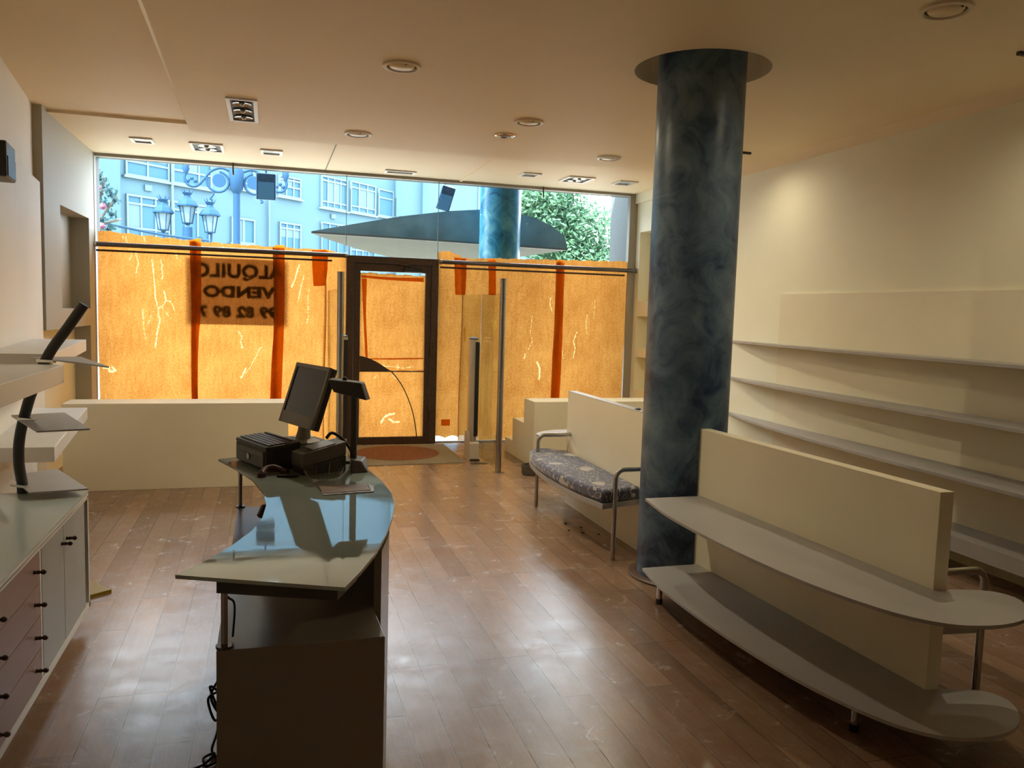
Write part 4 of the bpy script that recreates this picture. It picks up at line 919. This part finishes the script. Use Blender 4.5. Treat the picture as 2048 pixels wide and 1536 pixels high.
def scroll(cx, cz, r, a0, a1, turns_r, n=26):
    return [(cx + (r + (turns_r-r)*i/n)*math.cos(a0+(a1-a0)*i/n), cz + (r + (turns_r-r)*i/n)*math.sin(a0+(a1-a0)*i/n)) for i in range(n+1)]
lp = thing('street_lamp', 'ornate iron street lamp with scrolled arms seen in full before facade', 'street lamp', (-.64, 18, -.15))
YL = 18.0
G().tube([(-.64, YL, -.15), (-.64, YL, .6), (-.64, YL, 1.0), (-.64, YL, 3.9)], [.16, .14, .078, .068], 16).build('lamp_post', LAMPIRON, lp, smooth=40)
G().tube([(-.64, YL, 3.86), (-.64, YL, 3.95), (-.64, YL, 4.3), (-.64, YL, 4.36), (-.64, YL, 5.0)], [.07, .13, .15, .12, .06], 16).build('collar', LAMPIRON, lp, smooth=40)
for sgn in (-1, 1):
    X0 = -.64
    g = G()
    g.tube([(X0 + sgn*p[0], YL, p[1]) for p in spline([(.12, 4.30), (.30, 4.36), (.50, 4.28), (.64, 4.10), (.78, 3.96), (.93, 3.97), (1.0, 4.10), (.98, 4.22)], 6)], .028, 8)
    g.tube([(X0 + sgn*p[0], YL, p[1]) for p in scroll(.36, 4.08, .22, PI*.1, -PI*1.45, .20)], .026, 8)
    g.tube([(X0 + sgn*p[0], YL, p[1]) for p in spline([(.44, 3.90), (.46, 3.80), (.52, 3.72), (.47, 3.70)], 5)], .02, 8)
    g.cyl((X0 + sgn*.34, YL-.02, 4.10), (X0 + sgn*.34, YL+.02, 4.10), .135)
    for k in range(3): g.sphere((X0 + sgn*(.80 + .07*k), YL, 4.06 + .05*(k % 2)), .04)
    g.build('scroll_arm', LAMPIRON, lp, smooth=50)
    g = G()
    g.tube([(X0+sgn*.98, YL, 4.18), (X0+sgn*.98, YL, 4.30), (X0+sgn*.98, YL, 4.42)], [.03, .075, .03], 10)
    for q in (-.13, 0, .13): g.tube(spline([(X0+sgn*.98, YL, 4.32), (X0+sgn*.98+q*.6, YL, 4.40), (X0+sgn*.98+q, YL, 4.55), (X0+sgn*.98+q*1.6, YL, 4.60)], 4), .016, 8)
    g.build('lantern_cradle', LAMPIRON, lp, smooth=50)
l2 = thing('street_lamp', 'street lamp with three lanterns beyond the scrolled lamp', 'street lamp', (-1.95, 22, -.15))
Y2 = 22.0
G().tube([(-1.95, Y2, -.15), (-1.95, Y2, .8), (-1.95, Y2, 3.45)], [.2, .13, .12], 14).build('lamp_post', LAMPIRON, l2, smooth=40)
for x, z, k in ((-2.51, 3.30, 1.0), (-1.95, 3.50, 1.02), (-1.42, 3.30, 1.0)):
    ln = thing('x', '', '') if False else None
    g = G()
    g.lathe([(.05, 0), (.06, .03), (.13, .04), (.14, .06)], (x, Y2, z), 6)
    for q in range(6):
        a = 2*PI*q/6; g.cyl((x+.115*math.cos(a), Y2+.115*math.sin(a), z+.05), (x+.19*k*math.cos(a), Y2+.19*k*math.sin(a), z+.48), .012, seg=6)
    o = g.build('lantern_frame', LAMPIRON, l2)
    G().lathe([(.25*k, .46), (.25*k, .50), (.19, .60), (.10, .67), (.07, .73), (.12, .80), (.0, .78)], (x, Y2, z), 8).build('lantern_roof', LAMPIRON, o)
    G().lathe([(.105, .05), (.178*k, .46), (0, .46)], (x, Y2, z), 6).build('lantern_glass', FACTRIM, o)
    g = G()
    for q in range(6): a = 2*PI*q/6; g.tube([(x+.09*math.cos(a), Y2+.09*math.sin(a), z+.78), (x+.15*math.cos(a), Y2+.15*math.sin(a), z+.90)], [.02, .004], 6)
    g.build('crown', LAMPIRON, o)
for sg_ in (-1, 1):
    g = G(); g.tube([(-1.95 + sg_*p[0], Y2, p[1]) for p in spline([(.1, 2.95), (.28, 3.22), (.42, 3.05), (.54, 3.12), (.56, 3.32)], 6)], .03, 8); g.build('scroll_arm', LAMPIRON, l2, smooth=50)
tag(G().tube(spline([(-2.6, 15.2, 2.86), (-1.9, 16.6, 2.83), (-1.2, 18.0, 2.86)], 8), .022, 8).build('garland_cable', LAMPIRON, smooth=50), 'dark garland cable sloping from leafy branch towards lanterns', 'cable')

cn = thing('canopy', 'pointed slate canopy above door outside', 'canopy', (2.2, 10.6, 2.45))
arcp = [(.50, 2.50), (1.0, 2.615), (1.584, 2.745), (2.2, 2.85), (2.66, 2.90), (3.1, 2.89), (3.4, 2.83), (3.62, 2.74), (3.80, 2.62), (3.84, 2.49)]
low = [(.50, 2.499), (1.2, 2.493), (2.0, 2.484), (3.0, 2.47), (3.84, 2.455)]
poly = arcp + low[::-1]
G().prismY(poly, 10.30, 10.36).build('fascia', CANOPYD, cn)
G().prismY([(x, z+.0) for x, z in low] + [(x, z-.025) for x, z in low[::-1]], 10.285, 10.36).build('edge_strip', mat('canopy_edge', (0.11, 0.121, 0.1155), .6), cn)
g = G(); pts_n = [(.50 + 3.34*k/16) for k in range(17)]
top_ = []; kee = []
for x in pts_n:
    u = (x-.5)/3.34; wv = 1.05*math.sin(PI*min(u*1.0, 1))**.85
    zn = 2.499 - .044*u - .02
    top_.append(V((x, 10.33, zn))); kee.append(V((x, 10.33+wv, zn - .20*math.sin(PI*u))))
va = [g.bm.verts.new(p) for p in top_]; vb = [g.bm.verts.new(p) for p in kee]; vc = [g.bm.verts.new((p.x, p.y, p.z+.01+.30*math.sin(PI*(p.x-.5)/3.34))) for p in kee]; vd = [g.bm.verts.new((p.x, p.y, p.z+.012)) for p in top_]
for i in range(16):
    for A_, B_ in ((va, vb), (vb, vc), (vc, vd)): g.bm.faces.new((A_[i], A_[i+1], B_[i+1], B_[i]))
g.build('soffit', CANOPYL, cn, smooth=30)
tag(G().lathe([(.262, 0), (.262, 4.0), (0, 4.0)], (2.83, 9.98 + .08, -.15), 48).build('outdoor_column', COLOUT, smooth=40), 'bright teal blue column outside right of door', 'column')
tag(G().box(4.51, 9.76, -.15, 4.9, 10.42, 4.3).build('granite_pillar', GRANITE), 'grey granite pillar outside right window edge', 'pillar')
def flood(x, z, rx, rz, label, sx=.22):
    t = thing('floodlight', label, 'floodlight', (x, 9.95, z), 'floodlights outside the window top')
    R = Matrix.Rotation(rz, 3, 'Y') @ Matrix.Rotation(rx, 3, 'X')
    G().obox((x, 9.95, z), (sx, .09, .30), R).build('housing', FLOOD, t, bevel=.012)
    G().obox(V((x, 9.95, z)) + R @ V((0, -.048, -.045)), (sx*.82, .008, .19), R).build('glass', FLOODG, t)
    G().tube([(x, 9.98, z+.12), (x, 9.98, 3.45), (x, 9.86, 3.5), (x, 9.74, 3.5)], .015, 8).build('bracket', FLOOD, t)
flood(-.03, 2.95, .1, 0.0, 'square floodlight hanging beside lamp post'); flood(2.09, 2.965, .35, .22, 'tilted floodlight hanging left of outdoor blue column', .17)

def leaves(g, c, rad, n, sz, rnd, shell=.55):
    for _ in range(n):
        d = V((rnd.gauss(0, 1), rnd.gauss(0, 1), rnd.gauss(0, 1))).normalized(); r = shell + (1-shell)*rnd.random()
        p = V(c) + V((d.x*rad[0], d.y*rad[1], d.z*rad[2]))*r
        a = V((rnd.gauss(0, 1), rnd.gauss(0, 1), rnd.gauss(0, 1))).normalized(); b = a.orthogonal().normalized(); s = sz*rnd.uniform(.6, 1.3)
        g.face([p-a*s, p+b*s*.45, p+a*s, p-b*s*.45])
rnd = random.Random(3)
tr = thing('street_tree', 'bright green tree outside right hand window', 'tree', (8.0, 21, -.15))
G().tube([(8.0, 21, -.15), (8.05, 21, 1.6), (7.9, 21, 3.2)], [.16, .13, .09], 10).build('trunk', BARK, tr, smooth=50)
g = G()
for cxx, cz, rr, n in ((7.2, 3.7, 1.0, 1500), (8.3, 3.9, 1.0, 1400), (6.9, 4.6, .8, 1000), (7.9, 3.0, 1.0, 1200), (8.8, 3.1, .8, 900), (7.6, 4.75, .7, 700)): leaves(g, (cxx, 21, cz), (rr, .9, rr*.8), n, .10, rnd, .35)
g.build('foliage', LEAF, tr)
t2 = thing('flowering_shrub', 'thin leafy branches with pink flowers at left window edge', 'shrub', (-2.6, 14.2, -.15))
g = G()
for e in ((-2.42, 3.5), (-2.25, 3.2), (-2.20, 2.85), (-2.36, 2.6), (-2.5, 3.62)): g.tube(spline([(-2.75, 14.2, -.15), (-2.75, 14.2, 1.6), (-2.62, 14.1, 2.6), (e[0], 14, e[1])], 5), [.03]*11 + [.02]*4 + [.008], 6)
g.build('branches', BARK, t2)
g = G()
for e in ((-2.45, 3.42), (-2.35, 3.28), (-2.27, 3.14), (-2.40, 3.05), (-2.30, 2.90), (-2.45, 2.82), (-2.42, 2.62), (-2.33, 2.72), (-2.52, 3.2), (-2.5, 3.5)): leaves(g, (e[0]-.03, 14, e[1]), (.12, .12, .11), 34, .040, rnd, .1)
g.build('foliage', LEAFD, t2)
for x, z in ((-2.45, 3.02), (-2.47, 2.72), (-2.52, 3.3)):
    g = G()
    for k in range(7): a = 2*PI*k/7; g.sphere((x+.028*math.cos(a), 13.93, z+.028*math.sin(a)), .026, (1, .6, 1), 8)
    g.sphere((x, 13.91, z), .03, (1, .6, 1), 8); g.build('flower', PETAL, t2, smooth=60)
